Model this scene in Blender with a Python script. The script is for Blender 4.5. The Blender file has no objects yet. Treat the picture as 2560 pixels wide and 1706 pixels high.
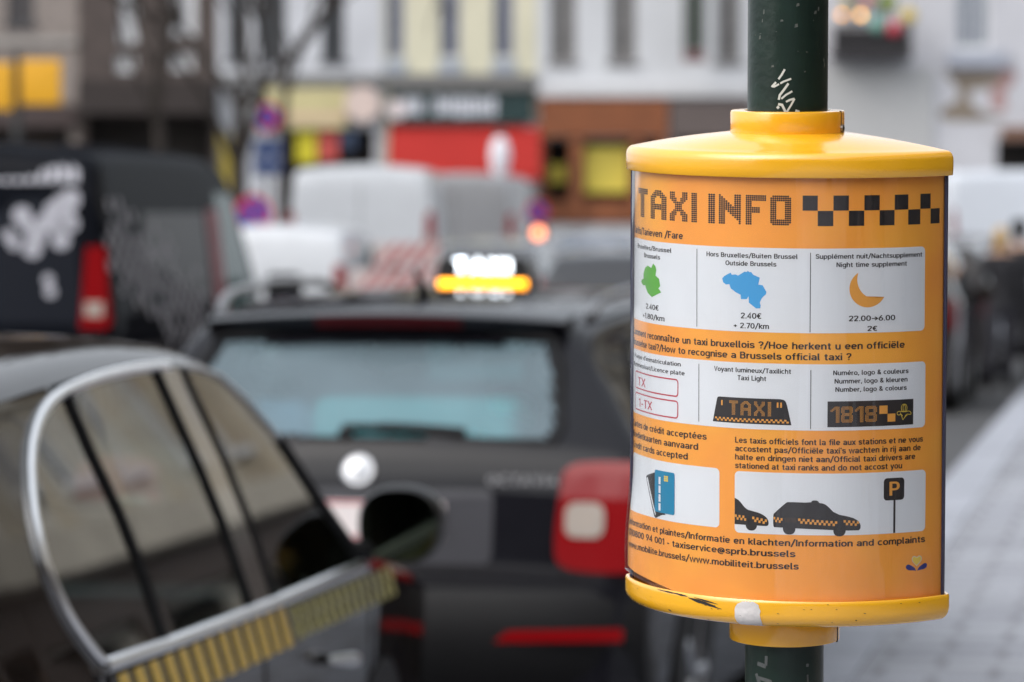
import bpy, bmesh, math, random
import numpy as np
from math import sin, cos, pi, radians as rad, sqrt, atan, atan2
from mathutils import Matrix, Vector
random.seed(7)
sc = bpy.context.scene
COL = sc.collection

# ------------------------------------------------------------------ camera, sky, sun, exposure
F, CAM_H = 9600.0, 1.70                      # 135 mm lens in photo pixels, eye height in metres
PITCH = atan(303 / F)
cd = bpy.data.cameras.new('camera'); cam = bpy.data.objects.new('camera', cd); COL.objects.link(cam)
cd.lens = 135; cd.sensor_width = 36; cd.clip_start = .1; cd.clip_end = 2000
cam.location = (0, 0, CAM_H); cam.rotation_euler = (pi / 2 - PITCH, 0, 0)
cd.dof.use_dof = True; cd.dof.focus_distance = 3.57; cd.dof.aperture_fstop = 7.0
sc.camera = cam
SUN_EL, SUN_AZ = rad(44), rad(-130)           # azimuth: 0 = ahead of the camera, negative = left
w = bpy.data.worlds.new('World'); sc.world = w; w.use_nodes = True
nt = w.node_tree
sky = nt.nodes.new('ShaderNodeTexSky'); sky.sky_type = 'NISHITA'; sky.sun_disc = False
sky.sun_elevation = SUN_EL; sky.sun_rotation = SUN_AZ; sky.air_density = 1.0; sky.dust_density = 6.0; sky.ozone_density = 1.0
hsv = nt.nodes.new('ShaderNodeHueSaturation'); hsv.inputs['Saturation'].default_value = .42
nt.links.new(sky.outputs[0], hsv.inputs['Color']); ov = nt.nodes.new('ShaderNodeMix'); ov.data_type = 'RGBA'; ov.inputs['Factor'].default_value = .55; ov.inputs['B'].default_value = (6.3, 6.7, 7.2, 1)   # overcast veil
nt.links.new(hsv.outputs[0], ov.inputs['A']); nt.links.new(ov.outputs['Result'], nt.nodes['Background'].inputs[0])
nt.nodes['Background'].inputs[1].default_value = .15
sd = bpy.data.lights.new('sun', 'SUN'); so = bpy.data.objects.new('sun', sd); COL.objects.link(so)
sd.energy = .5; sd.angle = rad(60); sd.color = (1, .97, .93)
sv = Vector((sin(SUN_AZ) * cos(SUN_EL), cos(SUN_AZ) * cos(SUN_EL), sin(SUN_EL)))
so.rotation_euler = sv.to_track_quat('Z', 'Y').to_euler()
sc.view_settings.view_transform = 'Standard'; sc.view_settings.look = 'None'
sc.view_settings.exposure = .66; sc.view_settings.gamma = 1
sc.cycles.use_denoising = True
sc.cycles.max_bounces = 8; sc.cycles.transparent_max_bounces = 16

# ------------------------------------------------------------------ helpers
def W(x, y, d):
    """a point d metres down the view, seen at photo pixel x, y (used to measure places off the photo)"""
    a, b = (x - 1280) / F * d, (853 - y) / F * d
    return Vector((a, cos(PITCH) * d + sin(PITCH) * b, CAM_H - sin(PITCH) * d + cos(PITCH) * b))

def tag(o, label=None, cat=None, group=None, kind=None):
    if label: o['label'] = label
    if cat: o['category'] = cat
    if group: o['group'] = group
    if kind: o['kind'] = kind
    return o

def empty(name, loc=(0, 0, 0), rz=0):
    o = bpy.data.objects.new(name, None); COL.objects.link(o); o.location = loc; o.rotation_euler = (0, 0, rz)
    o.empty_display_size = .2
    return o

def copy_tree(o, parent=None):
    c = o.copy(); COL.objects.link(c); c.parent = parent
    for ch in list(o.children): copy_tree(ch, c)
    return c

class MB:
    """collects faces for one mesh"""
    def __init__(s): s.v = []; s.f = []; s.m = []
    def add(s, vs, fs, m=0):
        n = len(s.v); s.v += [tuple(p) for p in vs]; s.f += [tuple(i + n for i in f) for f in fs]; s.m += [m] * len(fs)
    def box(s, x0, x1, y0, y1, z0, z1, m=0):
        s.add([(x0, y0, z0), (x1, y0, z0), (x1, y1, z0), (x0, y1, z0), (x0, y0, z1), (x1, y0, z1), (x1, y1, z1), (x0, y1, z1)],
              [(0, 3, 2, 1), (4, 5, 6, 7), (0, 1, 5, 4), (1, 2, 6, 5), (2, 3, 7, 6), (3, 0, 4, 7)], m)
    def rings(s, rs, cap0=True, cap1=True, m=0, close=True):
        n = len(rs[0]); vs = [p for r in rs for p in r]; fs = []
        for i in range(len(rs) - 1):
            for j in range(n if close else n - 1):
                k = (j + 1) % n
                fs.append((i * n + j, i * n + k, (i + 1) * n + k, (i + 1) * n + j))
        if cap0: fs.append(tuple(range(n))[::-1])
        if cap1: fs.append(tuple((len(rs) - 1) * n + j for j in range(n)))
        s.add(vs, fs, m)
    def lathe(s, prof, n=48, c=(0, 0, 0), m=0, cap=True):
        s.rings([[(c[0] + r * cos(2 * pi * k / n), c[1] + r * sin(2 * pi * k / n), c[2] + z) for k in range(n)] for r, z in prof], cap, cap, m)
    def tube(s, pts, r, n=8, m=0, closed=False):
        pts = [Vector(p) for p in pts]; rs = []; N = len(pts)
        rr = r if isinstance(r, (list, tuple)) else [r] * N
        ref = None
        for i, p in enumerate(pts):
            if closed: t = pts[(i + 1) % N] - pts[i - 1]
            else: t = pts[min(i + 1, N - 1)] - pts[max(i - 1, 0)]
            t = t.normalized() if t.length > 1e-9 else Vector((0, 0, 1))
            if ref is None:
                ref = Vector((0, 0, 1)) if abs(t.z) < .9 else Vector((1, 0, 0))
            a = (ref - t * ref.dot(t)).normalized(); ref = a; b = t.cross(a)
            rs.append([p + (a * cos(2 * pi * k / n) + b * sin(2 * pi * k / n)) * rr[i] for k in range(n)])
        if closed: rs.append(rs[0]); s.rings(rs, False, False, m)
        else: s.rings(rs, True, True, m)
    def rbox(s, x0, x1, y0, y1, z0, z1, r, m=0, n=4):
        """box rounded about all edges (superellipse-like stack of rounded rectangles along y)"""
        def rr(ins):
            q = max(r - 0, 1e-4); pts = []
            for cx, cz, a0 in ((x1 - q, z1 - q, 0), (x0 + q, z1 - q, 90), (x0 + q, z0 + q, 180), (x1 - q, z0 + q, 270)):
                for k in range(n + 1):
                    a = rad(a0 + 90 * k / n); pts.append((cx + (q - ins) * cos(a), cz + (q - ins) * sin(a)))
            return pts
        R = []
        for k in range(n + 1):
            a = pi / 2 * k / n; R.append((y0 + r * (1 - sin(a)), r * (1 - cos(a))))
        R = [(y0 + r * (1 - sin(pi / 2 * k / n)), r * (1 - cos(pi / 2 * k / n)) * .98) for k in range(n, -1, -1)]
        R2 = [(y1 - (y - y0), i) for y, i in R[::-1]]
        s.rings([[(x, y, z) for x, z in rr(i)] for y, i in R + R2], m=m)
    def build(s, name, mats, parent=None, smooth=True, angle=38):
        me = bpy.data.meshes.new(name); me.from_pydata(s.v, [], s.f); me.update()
        mats = mats if isinstance(mats, (list, tuple)) else [mats]
        for q in mats: me.materials.append(q)
        me.polygons.foreach_set('material_index', s.m)
        bm = bmesh.new(); bm.from_mesh(me); bmesh.ops.recalc_face_normals(bm, faces=bm.faces); bm.to_mesh(me); bm.free()
        if smooth:
            me.polygons.foreach_set('use_smooth', [True] * len(me.polygons)); me.set_sharp_from_angle(angle=rad(angle))
        o = bpy.data.objects.new(name, me); COL.objects.link(o)
        if parent: o.parent = parent
        return o

MATS = {}
def mat(name, col, rough=.5, metal=0, var=.06, scale=6, coat=0, emit=0, bump=0, bscale=40, spec=.5, ior=None):
    if name in MATS: return MATS[name]
    m = bpy.data.materials.new(name); m.use_nodes = True; t = m.node_tree; b = t.nodes['Principled BSDF']
    b.inputs['Roughness'].default_value = rough; b.inputs['Metallic'].default_value = metal
    b.inputs['Specular IOR Level'].default_value = spec
    if coat: b.inputs['Coat Weight'].default_value = coat; b.inputs['Coat Roughness'].default_value = .03
    b.inputs['Base Color'].default_value = (*col, 1)
    tc = t.nodes.new('ShaderNodeTexCoord')
    if var:
        nz = t.nodes.new('ShaderNodeTexNoise'); nz.inputs['Scale'].default_value = scale; nz.inputs['Detail'].default_value = 6
        t.links.new(tc.outputs['Object'], nz.inputs['Vector'])
        mr = t.nodes.new('ShaderNodeMapRange'); mr.inputs['From Min'].default_value = .3; mr.inputs['From Max'].default_value = .7
        mr.inputs['To Min'].default_value = 1 - var; mr.inputs['To Max'].default_value = 1 + var
        t.links.new(nz.outputs[0], mr.inputs['Value'])
        mx = t.nodes.new('ShaderNodeVectorMath'); mx.operation = 'SCALE'; mx.inputs[0].default_value = col
        t.links.new(mr.outputs[0], mx.inputs['Scale']); t.links.new(mx.outputs[0], b.inputs['Base Color'])
    if bump:
        n2 = t.nodes.new('ShaderNodeTexNoise'); n2.inputs['Scale'].default_value = bscale; n2.inputs['Detail'].default_value = 4
        t.links.new(tc.outputs['Object'], n2.inputs['Vector'])
        bp = t.nodes.new('ShaderNodeBump'); bp.inputs['Strength'].default_value = bump; bp.inputs['Distance'].default_value = .01
        t.links.new(n2.outputs[0], bp.inputs['Height']); t.links.new(bp.outputs[0], b.inputs['Normal'])
    if emit: b.inputs['Emission Color'].default_value = (*col, 1); b.inputs['Emission Strength'].default_value = emit
    MATS[name] = m
    return m

def glass(name, tint, ior=1.5, rough=0.0, wave=0):
    m = bpy.data.materials.new(name); m.use_nodes = True; t = m.node_tree; t.nodes.clear()
    out = t.nodes.new('ShaderNodeOutputMaterial'); mix = t.nodes.new('ShaderNodeMixShader')
    tr = t.nodes.new('ShaderNodeBsdfTransparent'); gl = t.nodes.new('ShaderNodeBsdfGlossy')
    tr.inputs[0].default_value = (*tint, 1); gl.inputs[0].default_value = (1, 1, 1, 1); gl.inputs['Roughness'].default_value = rough
    fr = t.nodes.new('ShaderNodeFresnel'); ge = t.nodes.new('ShaderNodeNewGeometry')
    mr = t.nodes.new('ShaderNodeMapRange'); mr.inputs['To Min'].default_value = ior; mr.inputs['To Max'].default_value = 1 / ior
    t.links.new(ge.outputs['Backfacing'], mr.inputs['Value']); t.links.new(mr.outputs[0], fr.inputs['IOR'])
    if wave:
        tc = t.nodes.new('ShaderNodeTexCoord'); mp = t.nodes.new('ShaderNodeMapping'); mp.inputs['Scale'].default_value = (30, 30, 1.2)
        n2 = t.nodes.new('ShaderNodeTexNoise'); n2.inputs['Scale'].default_value = 1.5
        bp = t.nodes.new('ShaderNodeBump'); bp.inputs['Strength'].default_value = wave; bp.inputs['Distance'].default_value = .004
        t.links.new(tc.outputs['Object'], mp.inputs[0]); t.links.new(mp.outputs[0], n2.inputs['Vector']); t.links.new(n2.outputs[0], bp.inputs['Height'])
        t.links.new(bp.outputs[0], gl.inputs['Normal']); t.links.new(bp.outputs[0], fr.inputs['Normal'])
    t.links.new(fr.outputs[0], mix.inputs[0]); t.links.new(tr.outputs[0], mix.inputs[1]); t.links.new(gl.outputs[0], mix.inputs[2])
    t.links.new(mix.outputs[0], out.inputs[0])
    MATS[name] = m
    return m

YEL = mat('yellow_moulded_plastic', (.95, .47, .014), .20, var=.05, scale=9, spec=.9, bump=.03, bscale=300)
POST = mat('orange_poster_print', (.95, .365, .052), .5, var=.05, scale=14)
def fade(m, c2, sc):
    t = m.node_tree; b = t.nodes['Principled BSDF']; src = b.inputs['Base Color'].links[0].from_socket
    tc = t.nodes.new('ShaderNodeTexCoord'); nz = t.nodes.new('ShaderNodeTexNoise'); nz.inputs['Scale'].default_value = sc; nz.inputs['Detail'].default_value = 2
    mr = t.nodes.new('ShaderNodeMapRange'); mr.inputs['From Min'].default_value = .45; mr.inputs['From Max'].default_value = .62; mx = t.nodes.new('ShaderNodeMix'); mx.data_type = 'RGBA'
    t.links.new(tc.outputs['Object'], nz.inputs['Vector']); t.links.new(nz.outputs[0], mr.inputs['Value']); t.links.new(mr.outputs[0], mx.inputs['Factor'])
    t.links.new(src, mx.inputs['A']); mx.inputs['B'].default_value = (*c2, 1); t.links.new(mx.outputs['Result'], b.inputs['Base Color'])
fade(POST, (.95, .425, .048), 7)
PAN = mat('white_poster_print', (.76, .79, .83), .5, var=.02, scale=12)
INK = mat('black_poster_ink', (.018, .015, .016), .5, var=0)
ORI = mat('orange_poster_ink', (.80, .36, .06), .5, var=0)
GRNI = mat('green_poster_ink', (.11, .42, .045), .5, var=.04)
BLUI = mat('blue_poster_ink', (.055, .36, .72), .5, var=.04)
TEALI = mat('teal_poster_ink', (.0, .22, .40), .5, var=0)
REDI = mat('red_poster_ink', (.50, .03, .06), .5, var=0)
YELI = mat('yellow_poster_ink', (.85, .62, .08), .5, var=0)
NAVI = mat('navy_poster_ink', (.015, .025, .22), .5, var=0)
CLEAR = glass('clear_plastic_cover', (.995, .995, .995), 1.5, .02, wave=.35)
POLE = mat('dark_green_pole_paint', (.008, .022, .016), .34, var=.25, scale=30, bump=.05, bscale=120)
YEL.node_tree.nodes['Principled BSDF'].inputs['Coat Weight'].default_value = .8; YEL.node_tree.nodes['Principled BSDF'].inputs['Coat Roughness'].default_value = .16
SCR = mat('pale_scratch', (.62, .64, .60), .7, var=.1)
SCR2 = mat('grey_scratch', (.085, .10, .09), .7, var=.2)
STEEL = mat('bolt_steel', (.35, .34, .32), .35, 1, var=.2, scale=60)
DIRT = mat('black_scuff', (.02, .018, .016), .7, var=.2)
PAPER = mat('torn_white_sticker', (.68, .65, .64), .7, var=.10, scale=60, bump=.2, bscale=90)
BLACKP = mat('black_car_paint', (.014, .010, .008), .5, var=.1, coat=.72, spec=0)
BLACKG = mat('grey_black_car_paint', (.009, .009, .012), .5, var=.1, coat=.55, spec=0)
BROWNP = mat('dark_brown_car_paint', (.022, .017, .014), .5, var=.1, coat=1, spec=0)
TRIM = mat('black_rubber_trim', (.006, .006, .007), .6, var=.1, spec=.25)
CHROME = mat('satin_chrome', (.86, .87, .88), .30, 1, var=.04)
SILV = mat('silver_trim', (.62, .63, .65), .3, 1, var=.05)
GLS = glass('car_side_glass', (.50, .56, .52), 1.85)
GLT = glass('car_tinted_glass', (.42, .62, .64), 1.85)
REDL = mat('red_lamp_lens', (.22, .003, .005), .2, var=.05, coat=.6, spec=.1)
DRED = mat('dark_red_lamp_lens', (.06, .004, .006), .3, var=.05, spec=.2)
WHL = mat('clear_lamp_lens', (.38, .33, .29), .2, var=.08, coat=1)
TYRE = mat('tyre_rubber', (.018, .018, .018), .8, var=.2, bump=.2)
RIM = mat('alloy_rim', (.45, .46, .48), .35, 1, var=.1)
SEAT = mat('dark_seat_fabric', (.035, .033, .035), .8, var=.15, scale=30)
INTR = mat('dark_cabin_lining', (.03, .03, .032), .8, var=.1)
WPAINT = mat('white_van_paint', (.56, .58, .61), .35, var=.04, coat=.6)
PLATE = mat('white_number_plate', (.72, .66, .66), .4, var=.05)

def sky_sheen(name, tint, sheen, k):  # glass with a diffuse layer that paints in a sky sheen
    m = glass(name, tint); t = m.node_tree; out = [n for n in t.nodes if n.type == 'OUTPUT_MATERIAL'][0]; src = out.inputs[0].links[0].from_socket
    df = t.nodes.new('ShaderNodeBsdfDiffuse'); df.inputs[0].default_value = (*sheen, 1); mx = t.nodes.new('ShaderNodeMixShader')
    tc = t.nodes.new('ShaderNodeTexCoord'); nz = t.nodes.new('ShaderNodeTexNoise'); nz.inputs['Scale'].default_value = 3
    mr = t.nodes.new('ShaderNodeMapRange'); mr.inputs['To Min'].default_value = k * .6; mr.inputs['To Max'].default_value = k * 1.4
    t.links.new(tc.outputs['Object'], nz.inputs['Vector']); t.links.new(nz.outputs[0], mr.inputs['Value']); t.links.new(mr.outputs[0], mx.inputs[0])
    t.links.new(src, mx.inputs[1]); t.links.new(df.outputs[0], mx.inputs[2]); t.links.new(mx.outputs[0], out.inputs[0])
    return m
GLD = sky_sheen('sky_sheen_rear_glass', (.50, .66, .70), (.34, .46, .53), .33)  # brightness of the reflected sky put into the glass colour

# ------------------------------------------------------------------ monoline lettering (drawn strokes, no font file)
def ell(cx, cy, rx, ry, a0=0, a1=360, n=18):
    out = []
    for k in range(n + 1):
        a = rad(a0 + (a1 - a0) * k / n); c, s = cos(a), sin(a)
        out.append((cx + rx * math.copysign(abs(c) ** .86, c), cy + ry * math.copysign(abs(s) ** .86, s)))
    return out
def sm(p, it=2):
    for _ in range(it):
        q = [p[0]]
        for a, b in zip(p, p[1:]):
            q += [(a[0] * .75 + b[0] * .25, a[1] * .75 + b[1] * .25), (a[0] * .25 + b[0] * .75, a[1] * .25 + b[1] * .75)]
        p = q + [p[-1]]
    return p
SW = .158
lo, xh, ch = .068, .66, .932
G = {}
bowl = lambda cx: ell(cx, .364, .205, .296)
arch = lambda x0, x1: sm([(x0, .40), (x0 + .02, .60), ((x0 + x1) / 2, .70), (x1 - .01, .62), (x1, .46), (x1, .3)]) + [(x1, 0)]
S_ = [(.42, .54), (.37, .64), (.24, .668), (.10, .63), (.07, .51), (.12, .41), (.25, .365), (.40, .31), (.435, .19), (.37, .08), (.24, .06), (.10, .09), (.05, .19)]
G['a'] = ([sm([(.08, .55), (.14, .65), (.27, .67), (.41, .62), (.44, .47), (.44, .3)]) + [(.44, 0)], ell(.25, .21, .185, .145)], .53)
G['b'] = ([[(.07, 0), (.07, 1)], bowl(.275)], .55); G['d'] = ([[(.48, 0), (.48, 1)], bowl(.275)], .56)
G['c'] = ([ell(.275, .364, .205, .296, 48, 312)], .50); G['o'] = ([bowl(.275)], .55)
G['e'] = ([[(.09, .36), (.475, .36)], ell(.275, .364, .205, .296, 0, 318)], .55)
G['f'] = ([sm([(.36, .92), (.24, .95), (.18, .86), (.18, .7)]) + [(.18, 0)], [(.02, .655), (.34, .655)]], .35)
G['g'] = ([bowl(.275), [(.48, .72), (.48, .1)] + sm([(.48, .0), (.47, -.2), (.28, -.25), (.1, -.19)])], .56)
G['h'] = ([[(.07, 0), (.07, 1)], arch(.07, .44)], .52); G['n'] = ([[(.07, 0), (.07, .72)], arch(.07, .44)], .52)
G['i'] = ([[(.07, 0), (.07, .72)], [(.07, .86), (.07, 1.0)]], .155)
G['j'] = ([[(.09, .72), (.09, .0)] + sm([(.09, -.1), (.06, -.24), (-.06, -.24)]), [(.09, .86), (.09, 1.0)]], .18)
G['k'] = ([[(.07, 0), (.07, 1)], [(.44, .72), (.09, .32)], [(.19, .42), (.46, 0)]], .48)
G['l'] = ([[(.07, 1), (.07, .25)] + sm([(.07, .15), (.09, .06), (.2, .06)])], .22)
G['m'] = ([[(.07, 0), (.07, .72)], arch(.07, .40), arch(.40, .73)], .81)
G['p'] = ([[(.07, -.28), (.07, .72)], bowl(.275)], .55); G['q'] = ([[(.48, -.28), (.48, .72)], bowl(.275)], .56)
G['r'] = ([[(.07, 0), (.07, .72)], sm([(.07, .42), (.12, .62), (.31, .66)])], .32)
G['s'] = ([sm(S_, 1)], .48)
G['t'] = ([[(.17, .90), (.17, .25)] + sm([(.17, .15), (.2, .06), (.34, .06)]), [(.02, .655), (.33, .655)]], .36)
G['u'] = ([[(.44, 0), (.44, .72)], sm([(.07, .4), (.08, .12), (.25, .03), (.42, .12), (.44, .32)]), [(.07, .72), (.07, .38)]], .52)
G['v'] = ([[(.04, .72), (.24, .02), (.44, .72)]], .48); G['w'] = ([[(.04, .72), (.20, .02), (.37, .70), (.54, .02), (.70, .72)]], .74)
G['x'] = ([[(.04, .72), (.44, 0)], [(.44, .72), (.04, 0)]], .48); G['y'] = ([[(.04, .72), (.25, .03)], [(.45, .72), (.17, -.25), (.06, -.25)]], .49)
G['A'] = ([[(.03, 0), (.29, .97), (.55, 0)], [(.12, .3), (.46, .3)]], .58)
G['B'] = ([[(.07, 0), (.07, 1)], [(.07, ch), (.28, ch)] + ell(.28, .73, .17, .20, 90, -90, 10) + [(.07, .52)], [(.3, .52)] + ell(.30, .295, .19, .227, 90, -90, 10) + [(.07, lo)]], .57)
G['C'] = ([ell(.32, .5, .25, .432, 45, 315)], .58); G['O'] = ([ell(.33, .5, .26, .432)], .66)
G['F'] = ([[(.07, 0), (.07, 1)], [(.07, ch), (.47, ch)], [(.07, .5), (.41, .5)]], .50)
G['H'] = ([[(.07, 0), (.07, 1)], [(.53, 0), (.53, 1)], [(.07, .5), (.53, .5)]], .62)
G['I'] = ([[(.07, 0), (.07, 1)]], .16)
G['K'] = ([[(.07, 0), (.07, 1)], [(.52, 1), (.09, .42)], [(.22, .58), (.54, 0)]], .56)
G['L'] = ([[(.07, 1), (.07, lo), (.46, lo)]], .48)
G['N'] = ([[(.07, 0), (.07, .98)], [(.09, .97), (.51, .03)], [(.53, .02), (.53, 1)]], .62)
G['P'] = ([[(.07, 0), (.07, 1)], [(.07, ch), (.28, ch)] + ell(.28, .69, .19, .242, 90, -90, 10) + [(.07, .448)]], .53)
G['S'] = ([[(x * 1.12, y * 1.37) for x, y in sm(S_, 1)]], .54)
G['T'] = ([[(.26, 0), (.26, 1)], [(.01, ch), (.51, ch)]], .52)
G['V'] = ([[(.03, 1), (.28, .02), (.53, 1)]], .56); G['X'] = ([[(.03, 1), (.51, 0)], [(.51, 1), (.03, 0)]], .54)
G['0'] = ([ell(.28, .5, .21, .432)], .56); G['1'] = ([[(.05, .78), (.24, .95), (.24, 0)]], .36)
G['2'] = ([sm([(.07, .74), (.1, .9), (.27, .95), (.45, .88), (.46, .70), (.38, .52), (.2, .27), (.09, .11)]) + [(.09, lo), (.48, lo)]], .53)
G['4'] = ([[(.38, 0), (.38, 1), (.06, .28), (.52, .28)]], .55)
G['6'] = ([ell(.28, .31, .205, .242), sm([(.4, .98), (.2, .7), (.09, .5), (.075, .31)])], .56)
G['7'] = ([[(.05, ch), (.47, ch), (.2, 0)]], .51)
G['8'] = ([ell(.28, .73, .175, .20), ell(.28, .285, .21, .22)], .56)
G['9'] = ([ell(.28, .69, .205, .242), sm([(.16, .02), (.36, .3), (.47, .5), (.485, .69)])], .56)
G['/'] = ([[(.02, -.14), (.40, 1.08)]], .42); G['.'] = ([[(.08, 0), (.08, .15)]], .16); G[','] = ([[(.1, .15), (.1, .02), (.05, -.14)]], .17)
G["'"] = ([[(.08, 1), (.08, .74)]], .16); G['-'] = ([[(.03, .37), (.32, .37)]], .35)
G['+'] = ([[(.02, .40), (.50, .40)], [(.26, .16), (.26, .64)]], .52); G[' '] = ([], .27)
G['?'] = ([sm([(.05, .76), (.1, .92), (.25, .95), (.41, .88), (.42, .70), (.34, .56), (.24, .44), (.23, .3)]), [(.23, 0), (.23, .15)]], .46)
G['('] = ([sm([(.22, 1.08), (.08, .8), (.06, .45), (.08, .1), (.22, -.18)])], .24); G[')'] = ([[(.24 - x, y) for x, y in G['('][0][0]]], .24)
G['&'] = ([sm([(.54, .0), (.3, .35), (.12, .62), (.1, .82), (.24, .95), (.38, .85), (.36, .68), (.12, .42), (.05, .22), (.14, .07), (.3, .06), (.44, .2), (.5, .42)])], .58)
G['@'] = ([ell(.4, .34, .13, .17), [(.53, .5), (.54, .26)] + sm([(.55, .2), (.64, .18), (.7, .3), (.69, .5), (.6, .72), (.4, .78), (.18, .7), (.07, .45), (.08, .2), (.18, -.02), (.4, -.1), (.6, -.06)])], .78)
G['e_'] = G['e']
G['€'] = ([ell(.36, .5, .22, .432, 45, 315), [(.0, .6), (.42, .6)], [(.0, .42), (.40, .42)]], .58)
G['→'] = ([[(.03, .42), (.70, .42)], [(.42, .74), (.74, .42), (.42, .10)]], .80)
G['é'] = (G['e'][0] + [[(.24, .83), (.36, .99)]], .55); G['ë'] = (G['e'][0] + [[(.17, .86), (.17, .99)], [(.38, .86), (.38, .99)]], .55)
G['î'] = ([[(.12, 0), (.12, .72)], [(-.02, .84), (.12, .98), (.26, .84)]], .24)

def stroke(pl, wd):
    """polyline -> quads of width wd (mitred)"""
    pl = [pl[0]] + [b for a, b in zip(pl, pl[1:]) if abs(a[0] - b[0]) + abs(a[1] - b[1]) > 1e-6]
    if len(pl) < 2: return []
    n = len(pl); L = []; R = []
    closed = abs(pl[0][0] - pl[-1][0]) + abs(pl[0][1] - pl[-1][1]) < 1e-5
    for i in range(n):
        if closed and i in (0, n - 1): a, b, c = pl[-2], pl[0], pl[1]
        else: a, b, c = pl[max(i - 1, 0)], pl[i], pl[min(i + 1, n - 1)]
        d1 = Vector((b[0] - a[0], b[1] - a[1])); d2 = Vector((c[0] - b[0], c[1] - b[1]))
        if d1.length < 1e-9: d1 = d2
        if d2.length < 1e-9: d2 = d1
        d1.normalize(); d2.normalize()
        n1 = Vector((-d1.y, d1.x)); n2 = Vector((-d2.y, d2.x)); m = n1 + n2
        if m.length < .3: m = n1
        m.normalize(); k = wd / 2 / max(m.dot(n1), .45)
        L.append((b[0] + m.x * k, b[1] + m.y * k)); R.append((b[0] - m.x * k, b[1] - m.y * k))
    return [(R[i], R[i + 1], L[i + 1], L[i]) for i in range(n - 1)]

def text_polys(s, u0, v, cap, u1=None, sw=SW, track=.07):
    """quads of a line of lettering whose ink runs from u0 to u1 on baseline v"""
    x = 0; P = []
    for c in s:
        g, adv = G[c]
        for pl in g:
            P += [[(x + a, b) for a, b in q] for q in stroke(pl, sw)]
        x += adv + track
    xs = [a for q in P for a, b in q]; x0, x1 = min(xs), max(xs)
    k = cap if u1 is None else (u1 - u0) / (x1 - x0)
    return [[(u0 + (a - x0) * k, v + b * cap) for a, b in q] for q in P]

DOT = {'T': ["##########"] * 3 + ["...####..."] * 12,
       'I': ["###"] * 15,
       'F': ["##########"] * 3 + ["###......."] * 3 + ["#######..."] * 3 + ["###......."] * 6,
       'O': [".########.", "##########", "##########"] + ["###....###"] * 9 + ["##########", "##########", ".########."],
       'A': ["...####...", "..######..", ".########.", "####..####", "###....###", "###....###", "###....###", "##########", "##########", "##########"] + ["###....###"] * 5,
       'X': ["###....###", "###....###", "###....###", "####..####", ".###..###.", "..######..", "...####...", "...####...", "...####...", "..######..", ".###..###.", "####..####", "###....###", "###....###", "###....###"],
       'N': ["#......###", "##.....###", "###....###", "####...###", "#####..###", "######.###", "##########", "##########", "###.######", "###..#####", "###...####", "###....###", "###.....##", "###......#", "###......#"],
       '1': ["...####", "..#####", ".######", "###.###", "##..###"] + ["....###"] * 10,
       '8': [".########.", "##########", "##########", "###....###", "###....###", "###....###", ".########.", ".########.", "##########", "###....###", "###....###", "###....###", "##########", "##########", ".########."]}
def dot_polys(ch, u0, u1, v0, v1, k=.47, seg=6):
    rows = DOT[ch]; nr, nc = len(rows), len(rows[0]); pu, pv = (u1 - u0) / nc, (v1 - v0) / nr; P = []
    for r, row in enumerate(rows):
        for c, q in enumerate(row):
            if q == '#':
                cx, cy = u0 + (c + .5) * pu, v1 - (r + .5) * pv
                P.append([(cx + pu * k * cos(2 * pi * i / seg + .5), cy + pv * k * sin(2 * pi * i / seg + .5)) for i in range(seg)])
    return P

def rrect(u0, u1, v0, v1, r, n=5, corners=(1, 1, 1, 1)):
    P = []
    for (cx, cy, a0), on in zip(((u1 - r, v1 - r, 0), (u0 + r, v1 - r, 90), (u0 + r, v0 + r, 180), (u1 - r, v0 + r, 270)), corners):
        if on: P += [(cx + r * cos(rad(a0 + 90 * k / n)), cy + r * sin(rad(a0 + 90 * k / n))) for k in range(n + 1)]
        else: P.append((cx + math.copysign(r, cos(rad(a0 + 45))), cy + math.copysign(r, sin(rad(a0 + 45)))))
    return P

def slice_poly(poly, step, stepv=None):
    """cut a flat polygon (may be concave) into pieces no wider than step, so it can be bent"""
    bm = bmesh.new()
    f = bm.faces.new([bm.verts.new((a, b, 0)) for a, b in poly])
    us = [p[0] for p in poly]; vs = [p[1] for p in poly]
    bmesh.ops.triangulate(bm, faces=[f])
    def cut(lo_, hi_, st, nrm):
        k = math.ceil(lo_ / st)
        while k * st < hi_:
            g = bm.verts[:] + bm.edges[:] + bm.faces[:]
            bmesh.ops.bisect_plane(bm, geom=g, plane_co=[c * k * st for c in nrm], plane_no=nrm, dist=1e-7); k += 1
    cut(min(us) + 1e-6, max(us), step, (1, 0, 0))
    if stepv: cut(min(vs) + 1e-6, max(vs), stepv, (0, 1, 0))
    out = [[(v.co.x, v.co.y) for v in f.verts] for f in bm.faces]
    bm.free()
    return out

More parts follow.
